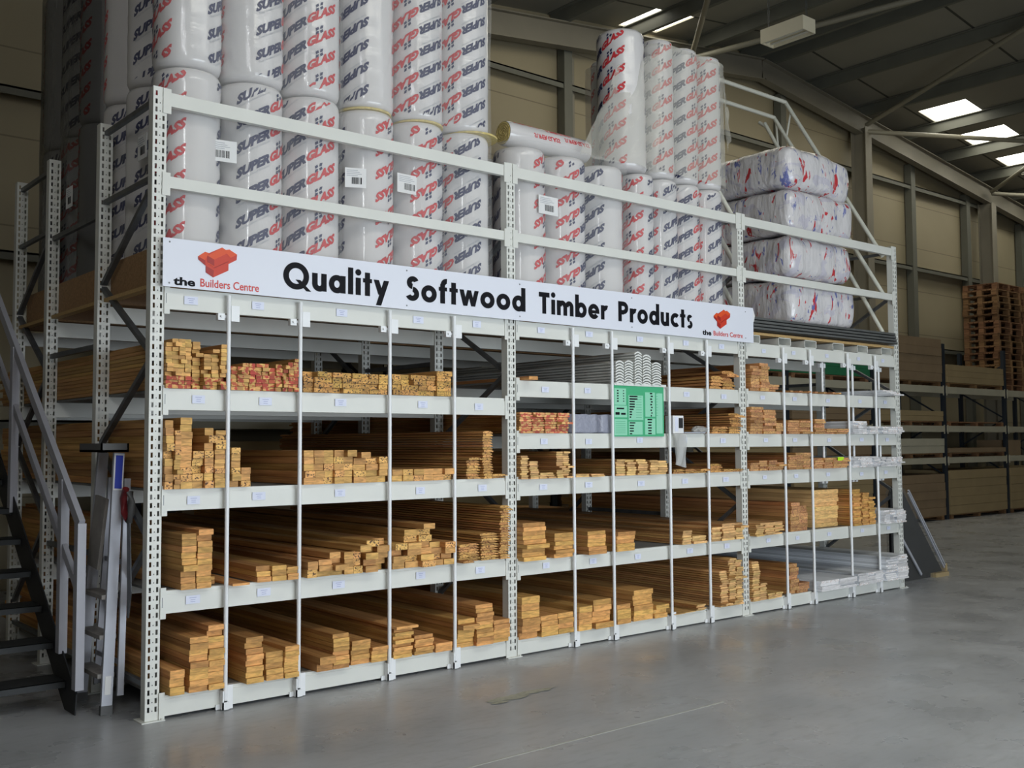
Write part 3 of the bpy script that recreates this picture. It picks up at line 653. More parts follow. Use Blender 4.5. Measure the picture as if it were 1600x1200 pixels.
for (bay, lv, slot, x0, x1, rows, ncol, th, kind, yf) in STACKS:
    z0 = ZB[bay-1][lv-1]; sl0 = ([PX[bay-1]+.045]+BARS[bay-1])[slot-1]; sl1 = (BARS[bay-1]+[PX[bay]-.045])[slot-1]
    wc = (x1-x0)/ncol
    name, desc, cat = KIND[kind]; base_len = LEN.get(kind, 3.85)
    meshes = []
    for v in range(3):
        b = MB(); L_ = base_len*rt.uniform(.93, 1.0)
        if kind == 'gutter':
            o_ = gutter_outline(wc, th); n = 10
            vs = [(x, y, z) for y in (0, L_) for x, z in o_]; m_ = len(o_)
            b.add(vs, [(i, i+1, m_-2-i, m_-1-i) for i in range(n-1)]+[tuple(reversed((i+m_, i+1+m_, 2*m_-2-i, 2*m_-1-i))) for i in range(n-1)]
                  + [(i, i+m_, (i+1) % m_+m_, (i+1) % m_) for i in range(m_)])
        else: b.prism(outline(kind, wc, th), 0, L_)
        meshes.append(b.mesh(name, M['guttw'] if kind == 'gutter' else M[kind]))
    if (bay, lv, slot) == (1, 4, 1):
        redm = []
        for me_ in meshes: k_ = me_.copy(); k_.materials[0] = M['redbatten']; redm.append(k_)
    tall = rows*th
    for c in range(ncol):
        key = (bay, lv, slot); nslot[key] = nslot.get(key, 0)+1; ci = nslot[key]
        cj = rt.uniform(-.01, .01)
        for r in range(rows):
            last = r == rows-1
            if kind in ('batten', 'redbatten') and last and rt.random() < .35: continue
            if kind == 'rough' and last and rt.random() < .3: continue
            yj = cj+rt.uniform(-.012, .012)+(rt.uniform(-.06, .04) if rt.random() < .12 else 0)
            if bay == 1 and lv == 2 and slot in (3, 4): yj += rt.uniform(-.05, .05)
            if kind == 'gutter': yj = cj*.3+rt.uniform(-.003, .003)
            a = rt.uniform(-.0004, .0004)*(.2 if kind == 'gutter' else 1)
            xj = rt.uniform(-.0005, .0005)*(.4 if kind == 'gutter' else 1)
            if kind in ('rough',) : a *= 1.5
            red_end = (bay, lv, slot) == (1, 4, 1) and r < 3
            o = link(name, (redm if red_end else meshes)[(r+c) % 3], None, (x0+c*wc+xj, yf+yj, z0+r*th+.0004), (0, 0, a))
            where = '%s shelf, %s slot, %s' % (LEVN[bay-1][lv-1], ORD[slot-1], BAYN[bay-1])
            nm = ORD[ci-1] if ci <= len(ORD) else str(ci)
            tag(o, '%s, %s up, %s column, %s' % ('red-ended batten' if red_end else desc, ORD[r], nm, where), cat, '%ss on the %s shelf' % (desc, LEVN[bay-1][lv-1]), 'thing')
            nidx += 1
# loose single lengths
def loose(kind, x, y, z, w_, t, L_, rz_, label, rx=0, ry=0):
    b = MB(); b.prism(outline(kind, w_, t), 0, L_)
    o = b.build(KIND[kind][0], M[kind], None, (x, y, z)); o.rotation_euler = (rx, ry, rz_)
    return tag(o, label, KIND[kind][2], None, 'thing')
loose('stud', 1.13, -.10, .757+3*.038+.004, .085, .042, 3.6, .045, 'pale length lying askew on the messy second shelf pile, ladder-end bay')
loose('stud', 1.328, -.16, .757+3*.0497+.004, .085, .042, 3.7, .035, 'long pale stud jutting forward over the messy second shelf pile')
loose('stud', 1.86, -.13, .757+6*.0443+.004, .10, .040, 3.7, .02, 'single stud jutting out on top of the second shelf fourth slot stack')
loose('stud', 1.37, -.10, 1.362+4*.0422+.002, .075, .040, 3.8, -.003, 'lone stud on the third shelf pile with its end sticking out')
loose('board', 2.87, -.10, 2.114+.001, .09, .028, 3.4, -.004, 'single orange board end lying alone on the fifth shelf beside the middle post')
loose('batten', .315, -.09, 1.97+9*.0244+.003, .045, .022, 3.0, .0, 'batten lying loose across the top of the plain batten pile')
loose('redbatten', .90, -.04, 1.97+8*.024+.003, .045, .022, 3.4, .01, 'plain-ended batten lying on top of the red-ended pile')
loose('board', 1.655, -.10, .14+8*.026+.002, .18, .020, 3.7, -.01, 'wide thin board overhanging the bottom shelf fourth slot stack')
for k in range(7):
    loose('rough', 6.30+.14*k, -.06-.01*(k % 3), 2.111, .05, .018, 2.6, rt.uniform(-.04, .04), '%s thin reddish stick lying loose on the fifth shelf, far bay' % ORD[k])
for k in range(4):
    loose('whiteboard', 7.91+.01*k, -.24+.05*k, 2.112+.0165*k, .20, .016, 3.0, .0, '%s white strip up in the thin pile on the far post fifth shelf' % ORD[k])
# plastic-wrapped grey packs
def wrapped(name, x0, x1, y0, y1, z0, z1, mt, label, cat, seed=1):
    rr = random.Random(seed); b = MB(); bm = bmesh.new(); bmesh.ops.create_cube(bm, size=1)
    bmesh.ops.subdivide_edges(bm, edges=bm.edges, cuts=9, use_grid_fill=True)
    from mathutils import noise
    cx, cy, cz = (x0+x1)/2, (y0+y1)/2, (z0+z1)/2
    for v in bm.verts:
        p = v.co.copy(); q = Vector((p.x*(x1-x0), p.y*(y1-y0), p.z*(z1-z0)))
        n_ = noise.noise_vector(q*14+Vector((seed, 0, 0)))*.006
        v.co = q*.985+n_+Vector((cx, cy, cz))
    me = bpy.data.meshes.new(name); bm.to_mesh(me); bm.free(); me.materials.append(mt); me.polygons.foreach_set('use_smooth', [True]*len(me.polygons))
    return tag(link(name, me), label, cat)
M['greyfilm'] = mat('grey_film_wrap', (.30, .31, .38), .3, bump=.5, bscale=30)
wrapped('wrapped_pack', 3.42, 3.70, -.01, 1.6, 1.705, 1.86, M['greyfilm'], 'grey film-wrapped pack on the fourth shelf second slot, nearer the middle post', 'wrapped pack', 2)
wrapped('wrapped_pack', 3.735, 4.05, -.01, 1.6, 1.705, 1.86, M['greyfilm'], 'grey film-wrapped pack on the fourth shelf, partly behind the green chart', 'wrapped pack', 3)
# ------------------------------------------------------------------ lettering
dg = None
def text_mesh(s, offset=0, res=2, shear=0):
    c = bpy.data.curves.new('t', 'FONT'); c.body = s; c.size = 1; c.offset = offset; c.resolution_u = res; c.shear = shear
    o = bpy.data.objects.new('t', c); col.objects.link(o); bpy.context.view_layer.update()
    me = bpy.data.meshes.new_from_object(o.evaluated_get(bpy.context.evaluated_depsgraph_get()))
    vs = [(v.co.x, v.co.y) for v in me.vertices]; fs = [list(p.vertices) for p in me.polygons]
    bpy.data.objects.remove(o); bpy.data.curves.remove(c); bpy.data.meshes.remove(me)
    xs_ = [v[0] for v in vs]; 
    return vs, fs, min(xs_), max(xs_)
CAP = .729 if False else None
_v, _f, _a, _b = text_mesh('H'); CAP = max(v[1] for v in _v)
def put_text(b, s, x0, x1, zb_, cap, y, mi, offset=.02, res=4, shear=0, slope=0):
    vs, fs, a, e = text_mesh(s, offset, res, shear); k = (x1-x0)/(e-a); kz = cap/CAP
    b.add([(x0+(vx-a)*k, y, zb_+vz*kz+slope*(vx-a)*k) for vx, vz in vs], [list(reversed(f)) if False else f for f in fs], mi)
# bold geometric letters for the big sign, drawn as thick strokes: cap height 1
def glyph_strokes(ch):
    S = .225; X = .70; q = []
    def arc(cx, cy, rx, ry, a0, a1, s=S, n=22):
        v = []
        for k in range(n+1):
            a = R(a0+(a1-a0)*k/n); v += [(cx+rx*cos(a), cy+ry*sin(a)), (cx+(rx-s)*cos(a), cy+(ry-s)*sin(a))]
        q.append((v, [(2*k, 2*k+2, 2*k+3, 2*k+1) if a1 > a0 else (2*k, 2*k+1, 2*k+3, 2*k+2) for k in range(n)]))
    def bar(x0, y0, x1, y1, s=S):          # stroke with horizontal cut ends when slanted, square when upright
        if abs(y1-y0) < 1e-6: q.append(([(x0, y0-s/2), (x1, y0-s/2), (x1, y0+s/2), (x0, y0+s/2)], [(0, 1, 2, 3)])); return
        h = s/2*math.hypot(x1-x0, y1-y0)/abs(y1-y0)
        q.append(([(x0-h, y0), (x0+h, y0), (x1+h, y1), (x1-h, y1)], [(0, 1, 2, 3) if y1 > y0 else (3, 2, 1, 0)]))
    h = S/2; r = X/2; w = .66
    if ch == 'Q': arc(.52, .5, .52, .53, 0, 360, S*1.0, 40); bar(1.03, -.06, .58, .36, S*.60); w = 1.06
    elif ch == 'u': bar(h, .26, h, X); bar(.60-h, 0, .60-h, X); arc(.30, .29, .30, .31, 180, 360); w = .60
    elif ch == 'a': arc(.33, r, .34, r+.02, 0, 360); bar(.70-h, 0, .70-h, X); w = .70
    elif ch == 'd': arc(.33, r, .34, r+.02, 0, 360); bar(.70-h, 0, .70-h, 1.08); w = .70
    elif ch == 'b': arc(.37, r, .34, r+.02, 0, 360); bar(h, 0, h, 1.08); w = .71
    elif ch == 'o': arc(.35, r, .36, r+.02, 0, 360); w = .71
    elif ch == 'l': bar(h, 0, h, 1.08); w = S
    elif ch == 'i': bar(h, 0, h, X); arc(h, .92, .13, .13, 0, 360, .13, 16); w = S
    elif ch == 't': bar(.19, 0, .19, .95); bar(-.01, X-.08, .39, X-.08, .17); w = .38
    elif ch == 'f': bar(.17, 0, .17, .84); arc(.36, .80, .28, .28, 180, 85, S); bar(-.01, X-.08, .38, X-.08, .17); w = .40
    elif ch == 'y': bar(.10, X, .31, .10, S); bar(.56, X, .20, -.34, S); w = .66
    elif ch == 'w': bar(.09, X, .27, 0, S*.9); bar(.27, 0, .46, X, S*.82); bar(.46, X, .65, 0, S*.82); bar(.65, 0, .83, X, S*.9); w = .92
    elif ch == 'm': bar(h, 0, h, X); bar(.50, 0, .50, .42); bar(1.0-h, 0, 1.0-h, .42); arc(.325, .42, .2625, .29, 180, 0); arc(.7375, .42, .2625, .29, 180, 0); w = 1.0
    elif ch == 'r': bar(h, 0, h, X); arc(.36, .38, .30, .33, 165, 70); w = .42
    elif ch == 'e': arc(.34, r, .35, r+.02, 15, 322); bar(.08, r-.02, .69, r-.02, .15); arc(.34, r, .35, r+.02, -4, 20); w = .69
    elif ch == 'c': arc(.36, r, .36, r+.02, 48, 312); w = .60
    elif ch == 's': arc(.235, .515, .205, .205, 30, 262, .18); arc(.22, .195, .215, .215, 82, -150, .18); w = .45
    elif ch == 'S': arc(.32, .75, .275, .275, 25, 262, S); arc(.29, .285, .31, .305, 84, -155, S); w = .60
    elif ch == 'T': bar(.31, 0, .31, 1); bar(0, 1-S/2, .62, 1-S/2); w = .62
    elif ch == 'P': bar(h, 0, h, 1); bar(h, 1-S/2, .36, 1-S/2); bar(h, .46, .36, .46); arc(.35, .685, .31, .3125, 90, -90); w = .66
    return q, w
def sign_word(b, s, x0, x1, z0, cap, y):
    tot = 0; parts_ = []
    for ch in s:
        q, w_ = glyph_strokes(ch); parts_.append((q, tot)); tot += w_+.105
    tot -= .105; k = (x1-x0)/tot; i_ = 0
    for q, xo in parts_:
        for v, f in q: b.add([(x0+(vx+xo)*k, y-.0001*(i_ % 5), z0+vy*cap) for vx, vy in v], f); i_ += 1
# big sign
sg = tag(empty('shop_sign', (2.87, -.052, 2.73)), 'long white sign reading Quality Softwood Timber Products across the rack', 'sign')
b = MB(); v = [(-2.86, -.147), (2.87, -.166), (2.87, .170), (-2.86, .149)]
b.prism(v, 0, .006); b.build('sign_panel', M['sign'], sg)
for s, xa, xb in (('Quality', .805, 1.617), ('Softwood', 1.761, 2.877), ('Timber', 3.016, 3.776), ('Products', 3.905, 4.857)):
    b = MB(); sign_word(b, s, xa-2.87, xb-2.87, 2.645-2.73, .170, -.002); b.build('lettering', M['black'], sg)
b = MB()
put_text(b, 'the', .075-2.87, .212-2.87, 2.598-2.73, .046, -.002, 0, offset=.035); b.build('small_lettering', M['black'], sg); b = MB()
put_text(b, 'the', 4.99-2.87, 5.115-2.87, 2.600-2.73, .042, -.002, 0, offset=.035)
b.build('small_lettering', M['black'], sg)
b = MB()
put_text(b, 'Builders Centre', .245-2.87, .635-2.87, 2.601-2.73, .048, -.002, 0, offset=.012); b.build('small_lettering', M['red'], sg); b = MB()
put_text(b, 'Builders Centre', 5.145-2.87, 5.575-2.87, 2.602-2.73, .042, -.002, 0, offset=.012)
b.build('small_lettering', M['red'], sg)
OR = [mat('brick_orange', (.72, .085, .02), .5), mat('brick_red', (.58, .045, .02), .5), mat('brick_shade_red', (.36, .02, .015), .5)]
def logo(x0, x1, z0, z1, name):
    q = lambda u, v_: (u, v_-.105*(u-720))
    P = [q(*p) for p in ((487, 250), (570, 190), (620, 205), (775, 130), (825, 165), (865, 155), (960, 220), (955, 290), (855, 345), (855, 430), (670, 520), (580, 455), (580, 370), (490, 290))]
    ul, uh = min(p[0] for p in P), max(p[0] for p in P); vl, vh = min(p[1] for p in P), max(p[1] for p in P)
    W = lambda p, y: (x0+(p[0]-ul)/(uh-ul)*(x1-x0), y, z1-(p[1]-vl)/(vh-vl)*(z1-z0))
    b = MB(); b.add([W(p, -.0015) for p in P], [list(range(len(P)-1, -1, -1))], 1)
    for pi_, (pl, mi) in enumerate(((((487, 250), (570, 190), (620, 205), (600, 240), (570, 300)), 0), (((600, 240), (775, 130), (865, 190), (680, 290)), 0), (((790, 165), (865, 155), (960, 220), (880, 262)), 0),
                   (((487, 250), (570, 300), (575, 368), (490, 290)), 2), (((600, 240), (680, 290), (680, 375), (600, 325)), 2), (((580, 370), (675, 430), (670, 520), (580, 455)), 2),
                   (((600, 325), (680, 375), (680, 385), (600, 335)), 0), (((675, 395), (850, 310), (850, 318), (675, 403)), 2))):
        b.add([W(q(*p), -.0022-.0004*pi_) for p in pl], [list(range(len(pl)-1, -1, -1))], mi)
    b.build(name, OR, sg)
logo(.228-2.87, .484-2.87, 2.664-2.73, 2.858-2.73, 'brick_emblem')
logo(5.151-2.87, 5.393-2.87, 2.668-2.73, 2.850-2.73, 'brick_emblem')
b = MB()
for x in (-2.82, -1.1, -.05, 1.2, 2.75):
    for z in (-.125, .125): b.add([(x+.006*cos(t*pi/4), -.001, z+.006*sin(t*pi/4)) for t in range(8)], [list(range(8))])
b.build('fixing_screws', M['galv'], sg)
b = MB(); b.add([(5.741, -.05, 2.895), (5.79, -.035, 2.83), (5.79, -.02, 2.76), (5.741, -.048, 2.77), (5.741, -.046, 2.895), (5.79, -.031, 2.83), (5.79, -.016, 2.76), (5.741, -.044, 2.77)],
    [(0, 3, 2, 1), (4, 5, 6, 7), (0, 1, 5, 4), (1, 2, 6, 5), (2, 3, 7, 6), (3, 0, 4, 7)])
tag(b.build('torn_card', M['paper']), 'torn white card corner sticking out past the end of the long sign', 'card')
# green chart of timber sections
ps = tag(empty('section_chart', (4.178, -.022, 1.892)), 'green printed chart of black moulding silhouettes hanging in the middle bay', 'chart')
b = MB(); b.box(-.313, .313, 0, .004, -.216, .216); b.build('chart_card', M['green'], ps)
b = MB(); b.box(-.31, .335, -.012, .012, .214, .236, ch=.004); b.build('hanging_strip', M['guttw'], ps)
b = MB()
for x0_, x1_, z0_, z1_ in ((-.30, -.16, .05, .19), (-.30, -.15, -.055, .045), (-.30, -.15, -.205, -.07), (-.13, .05, -.075, .135), (-.13, .04, -.20, -.09), (.075, .20, -.045, .165), (.07, .20, -.20, -.06), (.215, .295, -.19, .16)):
    b.add([(x0_, -.0012, z0_), (x1_, -.0012, z0_), (x1_, -.0012, z1_), (x0_, -.0012, z1_)], [(0, 1, 2, 3)])
b.build('pale_panels', M['greenl'], ps)
b = MB()
def bk(x, z, w_, h_): b.add([(x-w_/2, -.002, z-h_/2), (x+w_/2, -.002, z-h_/2), (x+w_/2, -.002, z+h_/2), (x-w_/2, -.002, z+h_/2)], [(0, 1, 2, 3)])
for k, w_ in enumerate((.10, .10, .065, .065, .065, .05, .03, .03, .02)): bk(-.12+w_/2, .125-.022*k, w_, .012)
for k, w_ in enumerate((.07, .055, .05, .05, .03)): bk(-.12+w_/2, -.10-.023*k, w_, .010)
for k in range(9): bk(.15+.008*(k % 2), .155-.024*k, .03-.002*k, .012)
for k, w_ in enumerate((.06, .05, .04, .05, .04, .045)): bk(.13, -.07-.024*k, w_, .011)
for k in range(5):
    bk(-.26, .17-.022*k, .02, .011); bk(-.19, .17-.022*k, .014, .008)
bk(-.23, .02, .09, .012); bk(-.265, -.022, .05, .022); bk(-.195, -.024, .055, .016)
b.build('black_silhouettes', M['black'], ps)
b = MB()
for k in range(9): b.add([(.20, -.002, .155-.024*k), (.235, -.002, .155-.024*k), (.235, -.002, .158-.024*k), (.20, -.002, .158-.024*k)], [(0, 1, 2, 3)])
for k in range(9): b.add([(-.04, -.002, .12-.022*k), (.03, -.002, .12-.022*k), (.03, -.002, .123-.022*k), (-.04, -.002, .123-.022*k)], [(0, 1, 2, 3)])
for k in range(7): b.add([(-.29, -.002, -.09-.016*k), (-.17, -.002, -.09-.016*k), (-.17, -.002, -.087-.016*k), (-.29, -.002, -.087-.016*k)], [(0, 1, 2, 3)])
b.build('printed_rows', M['green'], ps)
# odds and ends in the fourth slot of the middle bay
b = MB(); b.box(4.60, 4.74, -.03, .06, 1.704, 1.86, ch=.004); cb_ = b.build('white_carton', M['paper']); tag(cb_, 'small white carton with a printed label beside the green chart', 'carton')
b = MB(); b.box(4.625, 4.665, -.0325, -.031, 1.72, 1.85); b.build('printed_label', M['label'], cb_)
b = MB(); b.box(4.675, 4.73, -.0325, -.031, 1.75, 1.84); b.build('dark_opening', M['dark'], cb_)
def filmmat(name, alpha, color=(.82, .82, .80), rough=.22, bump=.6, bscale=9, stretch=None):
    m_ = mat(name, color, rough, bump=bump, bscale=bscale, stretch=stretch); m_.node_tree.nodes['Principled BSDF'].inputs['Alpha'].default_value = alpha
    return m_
M['film'] = filmmat('clear_stretch_film', .12, bump=.10, stretch=(1, 1, 3))
M['bag'] = filmmat('cloudy_plastic_bag', .5, (.6, .6, .58), .35)
def crumple(name, loc, sx, sy, sz, mt, label, cat, seed, sub=3, amp=.25):
    from mathutils import noise
    bm = bmesh.new(); bmesh.ops.create_icosphere(bm, subdivisions=sub, radius=1)
    for v in bm.verts:
        n_ = noise.noise(v.co*2.6+Vector((seed*3.1, 0, 0)))*amp; n2_ = noise.noise(v.co*6+Vector((0, seed, 0)))*amp*.5
        v.co = v.co*(1+n_+n2_); v.co = Vector((v.co.x*sx, v.co.y*sy, v.co.z*sz))
    me = bpy.data.meshes.new(name); bm.to_mesh(me); bm.free(); me.materials.append(mt)
    return tag(link(name, me, None, loc), label, cat)
b = MB(); rb = random.Random(4); nx, nz = 10, 16
for side in (0, 1):
    vs = []
    for j in range(nz+1):
        for i in range(nx+1):
            u = i/nx; t_ = j/nz; wd = .17-.05*t_; vs.append((4.60+.02*t_+wd*u+.006*sin(9*t_+5*u), -.030-(.012+.010*sin(u*9+t_*4))*(1 if side == 0 else .2)-.012*sin(t_*3), 1.70-.27*t_-.03*u*t_))
    b.add(vs, [((j*(nx+1)+i, j*(nx+1)+i+1, (j+1)*(nx+1)+i+1, (j+1)*(nx+1)+i) if side == 0 else (j*(nx+1)+i, (j+1)*(nx+1)+i, (j+1)*(nx+1)+i+1, j*(nx+1)+i+1)) for j in range(nz) for i in range(nx)], 0, True)
tag(b.build('plastic_bag', M['bag']), 'cloudy plastic bag hanging over the fourth beam beside the green chart', 'plastic bag')
crumple('crumpled_film', (4.98, -.01, 1.735), .09, .05, .035, M['bag'], 'crumpled clear film lying on the fourth shelf of the middle bay', 'plastic film', 2)
b = MB(); b.box(4.74, 5.02, -.045, -.01, 1.704, 1.716, ch=.002); tag(b.build('thin_strip', M['alu']), 'thin grey strip lying under the crumpled film', 'strip')
b = MB(); b.box(7.10, 7.205, -.060, -.057, 1.425, 1.462); b.box(7.12, 7.18, -.057, .02, 1.455, 1.458); tag(b.build('price_tag', M['yellow']), 'fluorescent yellow tag on the third shelf timber of the far bay', 'tag')
# ------------------------------------------------------------------ insulation rolls
def rollmat():
    m_ = mat('white_roll_film', (.66, .64, .635), .12, bump=.05, bscale=6, stretch=(1, 1, 9), spec=.6); return m_
M['roll'] = rollmat()
TS = text_mesh('SUPER', .06, 2, .18); TG = text_mesh('GLASS', .06, 2, .18); TT = text_mesh('Total Insulated Solutions', .0, 1, .2)
def roll_mesh(r, h, seed):
    from mathutils import noise
    b = MB(); n = 44; prof = [(r*.0, 0), (r*.80, 0.0), (r*.94, .012), (r*.995, .04)]
    nz = 26
    for k in range(1, nz): prof.append((r*(1+.006*sin(k*2.1)), .04+(h-.08)*k/nz))
    prof += [(r*.995, h-.04), (r*.94, h-.012), (r*.80, h), (0, h-.01)]
    vs = []
    for (q, z) in prof:
        for k in range(n):
            a = 2*pi*k/n; d = 1+.016*noise.noise(Vector((2*cos(a), 2*sin(a), z*2+seed*7)))
            vs.append((q*d*cos(a), q*d*sin(a), z))
    fs = [(j*n+i, j*n+(i+1) % n, (j+1)*n+(i+1) % n, (j+1)*n+i) for j in range(len(prof)-1) for i in range(n)]
    b.add(vs, fs, 0, True)
    al = R(31); ca, sa = cos(al), sin(al); C_ = 2*pi*r
    def put(T, u0, v0, sx, sz, mi, du, dv):
        tv, tf, a_, e_ = T; pts = []
        for x, y in tv:
            lx = (x-a_)*sx+du; ly = y*sz+dv; u = u0+lx*ca-ly*sa*.0; v_ = v0+lx*sa+ly
            pts.append((u, v_))
        keep = [f for f in tf if all(.03 < pts[i][1] < h-.03 for i in f)]
        used = sorted({i for f in keep for i in f}); ix = {i: k for k, i in enumerate(used)}
        o = []
        for i in used:
            u, v_ = pts[i]; a = u/r; d = 1+.016*noise.noise(Vector((2*cos(a), 2*sin(a), v_*2+seed*7)))
            rr = r*d*1.007+.0018; o.append((rr*cos(a), rr*sin(a), v_))
        b.add(o, [[ix[i] for i in f] for f in keep], mi)
    cap = .056; kz = cap/CAP; wS = (TS[3]-TS[2]); kx = .262/wS; wG = .262
    reps = max(2, round(C_/.68))
    for k in range(-3, int(h/.165)+2):
        for q in range(reps):
            u0 = q*C_/reps+(.13 if seed % 2 else 0); v0 = k*.165+.02-q*.055
            put(TS, u0, v0, kx, kz, 1, 0, 0); put(TG, u0, v0, wG/(TG[3]-TG[2]), kz, 2, .262, 0)
            put(TT, u0, v0, .24/(TT[3]-TT[2]), .016/CAP, 3, .02, -.030)
            # small crossed emblem above the lettering
            for s_ in (-1, 1):
                for t_ in (-1, 1):
                    cx, cy = .36+s_*.018, .082+t_*.014; o = []
                    for ax, ay in ((-.014, -.008), (.008, -.012), (.014, .008), (-.008, .012)):
                        lx = cx+ax*s_; ly = cy+ay*t_; u = u0+lx*ca; v_ = v0+lx*sa+ly; a = u/r
                        d = 1+.016*noise.noise(Vector((2*cos(a), 2*sin(a), v_*2+seed*7))); o.append((r*d*1.007*cos(a)+.0018*cos(a), r*d*1.007*sin(a)+.0018*sin(a), v_))
                    if all(.03 < p[2] < h-.03 for p in o): b.add(o, [(0, 1, 2, 3) if s_*t_ > 0 else (3, 2, 1, 0)], 1)
    return b.mesh('insulation_roll', [M['roll'], M['navy'], M['redp'], M['grey']])
HR = 1.285
RM = [roll_mesh(.214, HR, 1), roll_mesh(.214, HR, 2), roll_mesh(.156, HR, 3), roll_mesh(.156, HR, 4)]
rr_ = random.Random(21)
def roll(x, y, z, small, flip, turn, where, group, tilt=0):
    me = RM[(2 if small else 0)+(rr_.random() < .5)]
    o = link('insulation_roll', me, None, (x, y, z+(HR if flip else 0)), (pi if flip else 0, tilt, turn))
    return tag(o, where, 'insulation roll', group)
Z1, Z2 = 2.74, 4.035
def pack(xs_, ys_, z, small, flip, name, layer, base=0, skip=()):
    for j, y in enumerate(ys_):
        for i, x in enumerate(xs_):
            if 0 < i and j > 0 and (i, j) not in skip and i < len(xs_)-1 and j < len(ys_)-1: continue      # hidden in the middle
            front = 'front row' if j == 0 else '%s row back' % ORD[j]
            roll(x, y, z, small, flip, base+rr_.uniform(-.25, .25)+i*2.0+j, 'printed roll, %s layer of the %s, %s, %s in row' % (layer, name, front, ORD[i]), 'insulation rolls of the %s' % name)
A = ([.292, .737, 1.178], [.31, .77, 1.23]); A2 = ([.292, .737, 1.178], [1.78, 2.24, 2.70])
B_ = ([1.635, 2.083, 2.53], [.31, .77, 1.23]); C_ = ([3.125, 3.580, 4.035], [.31, .77, 1.23])
D_ = ([4.47, 4.79, 5.11, 5.43], [.26, .58, .90])
for z, lay in ((Z1, 'lower'), (Z2, 'upper')):
    pack(A[0], A[1], z, False, False, 'first pack', lay, -1.35)
    pack(A2[0], A2[1], z, False, False, 'pack behind the first', lay, -1.9)
    pack(B_[0], B_[1], z, False, True, 'second pack', lay, 1.0)
    if z == Z1: pack(C_[0], C_[1], z, False, True, 'low third pack', lay, .6)
pack(D_[0], D_[1], Z1, True, False, 'narrow fourth pack', 'lower', -1.8)
roll(4.36, .31, Z2+.005, False, False, -1.75, 'leaning uncovered insulation roll standing highest at the corner of the fourth pack', 'insulation rolls of the narrow fourth pack', -.02)
for j, y in enumerate(D_[1]):
    for i, x in enumerate(D_[0][1:]):
        roll(x-.02*(3-i)+.03, y, Z2+.002, True, False, -1.8+1.4*i+j, 'narrow insulation roll, upper fourth pack, %s, %s after the leaning roll' % ('front row' if j == 0 else '%s row back' % ORD[j], ORD[i]), 'insulation rolls of the narrow fourth pack')
# pallets under the packs
def pallet(x0, x1, y0, y1, z, label, group=None, mt=None, hgt=.13):
    b = MB(); mt = mt or M['palletw']; n = 7; wd = (x1-x0)
    for k in range(n):
        ya = y0+(y1-y0-.095)*k/(n-1); b.box(x0, x1, ya, ya+.095, z+hgt-.02, z+hgt)
    for k in range(3):
        xa = x0+(wd-.10)*k/2; b.box(xa, xa+.10, y0, y1, z, z+.018)
        b.box(xa, xa+.10, y0, y0+.12, z+.018, z+hgt-.02); b.box(xa, xa+.10, (y0+y1)/2-.06, (y0+y1)/2+.06, z+.018, z+hgt-.02); b.box(xa, xa+.10, y1-.12, y1, z+.018, z+hgt-.02)
    o = b.build('wooden_pallet', mt); return tag(o, label, 'pallet', group)
for nm, x0, x1, y0, y1 in (('first insulation pack', .066, 1.40, .10, 1.45), ('insulation pack behind the first', .066, 1.40, 1.58, 2.93), ('second insulation pack', 1.42, 2.73, .10, 1.45),
                       ('low third insulation pack', 2.92, 4.24, .10, 1.45), ('narrow fourth insulation pack', 4.31, 5.59, .09, 1.10)):
    pallet(x0, x1, y0, y1, 2.611, 'wooden pallet under the %s' % nm, 'pallets under the insulation packs', hgt=.126)
# paper labels with barcodes on the packs
def code_label(x, z, y, w_, h_, rz_, label):
    t = tag(empty('barcode_label', (x, y, z), rz_), label, 'label')
    b = MB(); b.box(-w_/2, w_/2, 0, .0012, -h_/2, h_/2); b.build('label_sheet', M['paper'], t)
    b = MB(); rb_ = random.Random(int(x*100))
    xx = -w_*.18
    while xx < w_*.28:
        k = rb_.choice((.003, .005, .007)); b.box(xx, xx+k, -.0012, -.0004, -h_*.32, h_*.02); xx += k+rb_.choice((.003, .004, .006))
    b.build('barcode', M['black'], t)
    b = MB()
    for k in range(4): b.box(-w_*.42, w_*(.1+.09*(k % 3)), -.0012, -.0004, h_*(.36-.09*k), h_*(.385-.09*k))
    b.build('small_print', M['grey'], t)
    return t
code_label(.455, 3.525, .13, .20, .14, -.15, 'white barcode label on the first pack, in front of its first two rolls')
code_label(1.44, 3.50, .10, .15, .14, -.4, 'white barcode label on the edge of the second pack nearest the first pack')
code_label(1.90, 3.53, .12, .20, .14, .05, 'white barcode label between the first two rolls of the second pack')
code_label(3.24, 3.555, .075, .22, .15, .05, 'white barcode label on the first roll of the low third pack')
code_label(.058, 3.55, .45, .16, .16, -pi/2, 'white barcode label on the open end of the first pack')
code_label(.058, 3.50, 1.95, .16, .16, -pi/2, 'white barcode label on the open end of the pack behind')
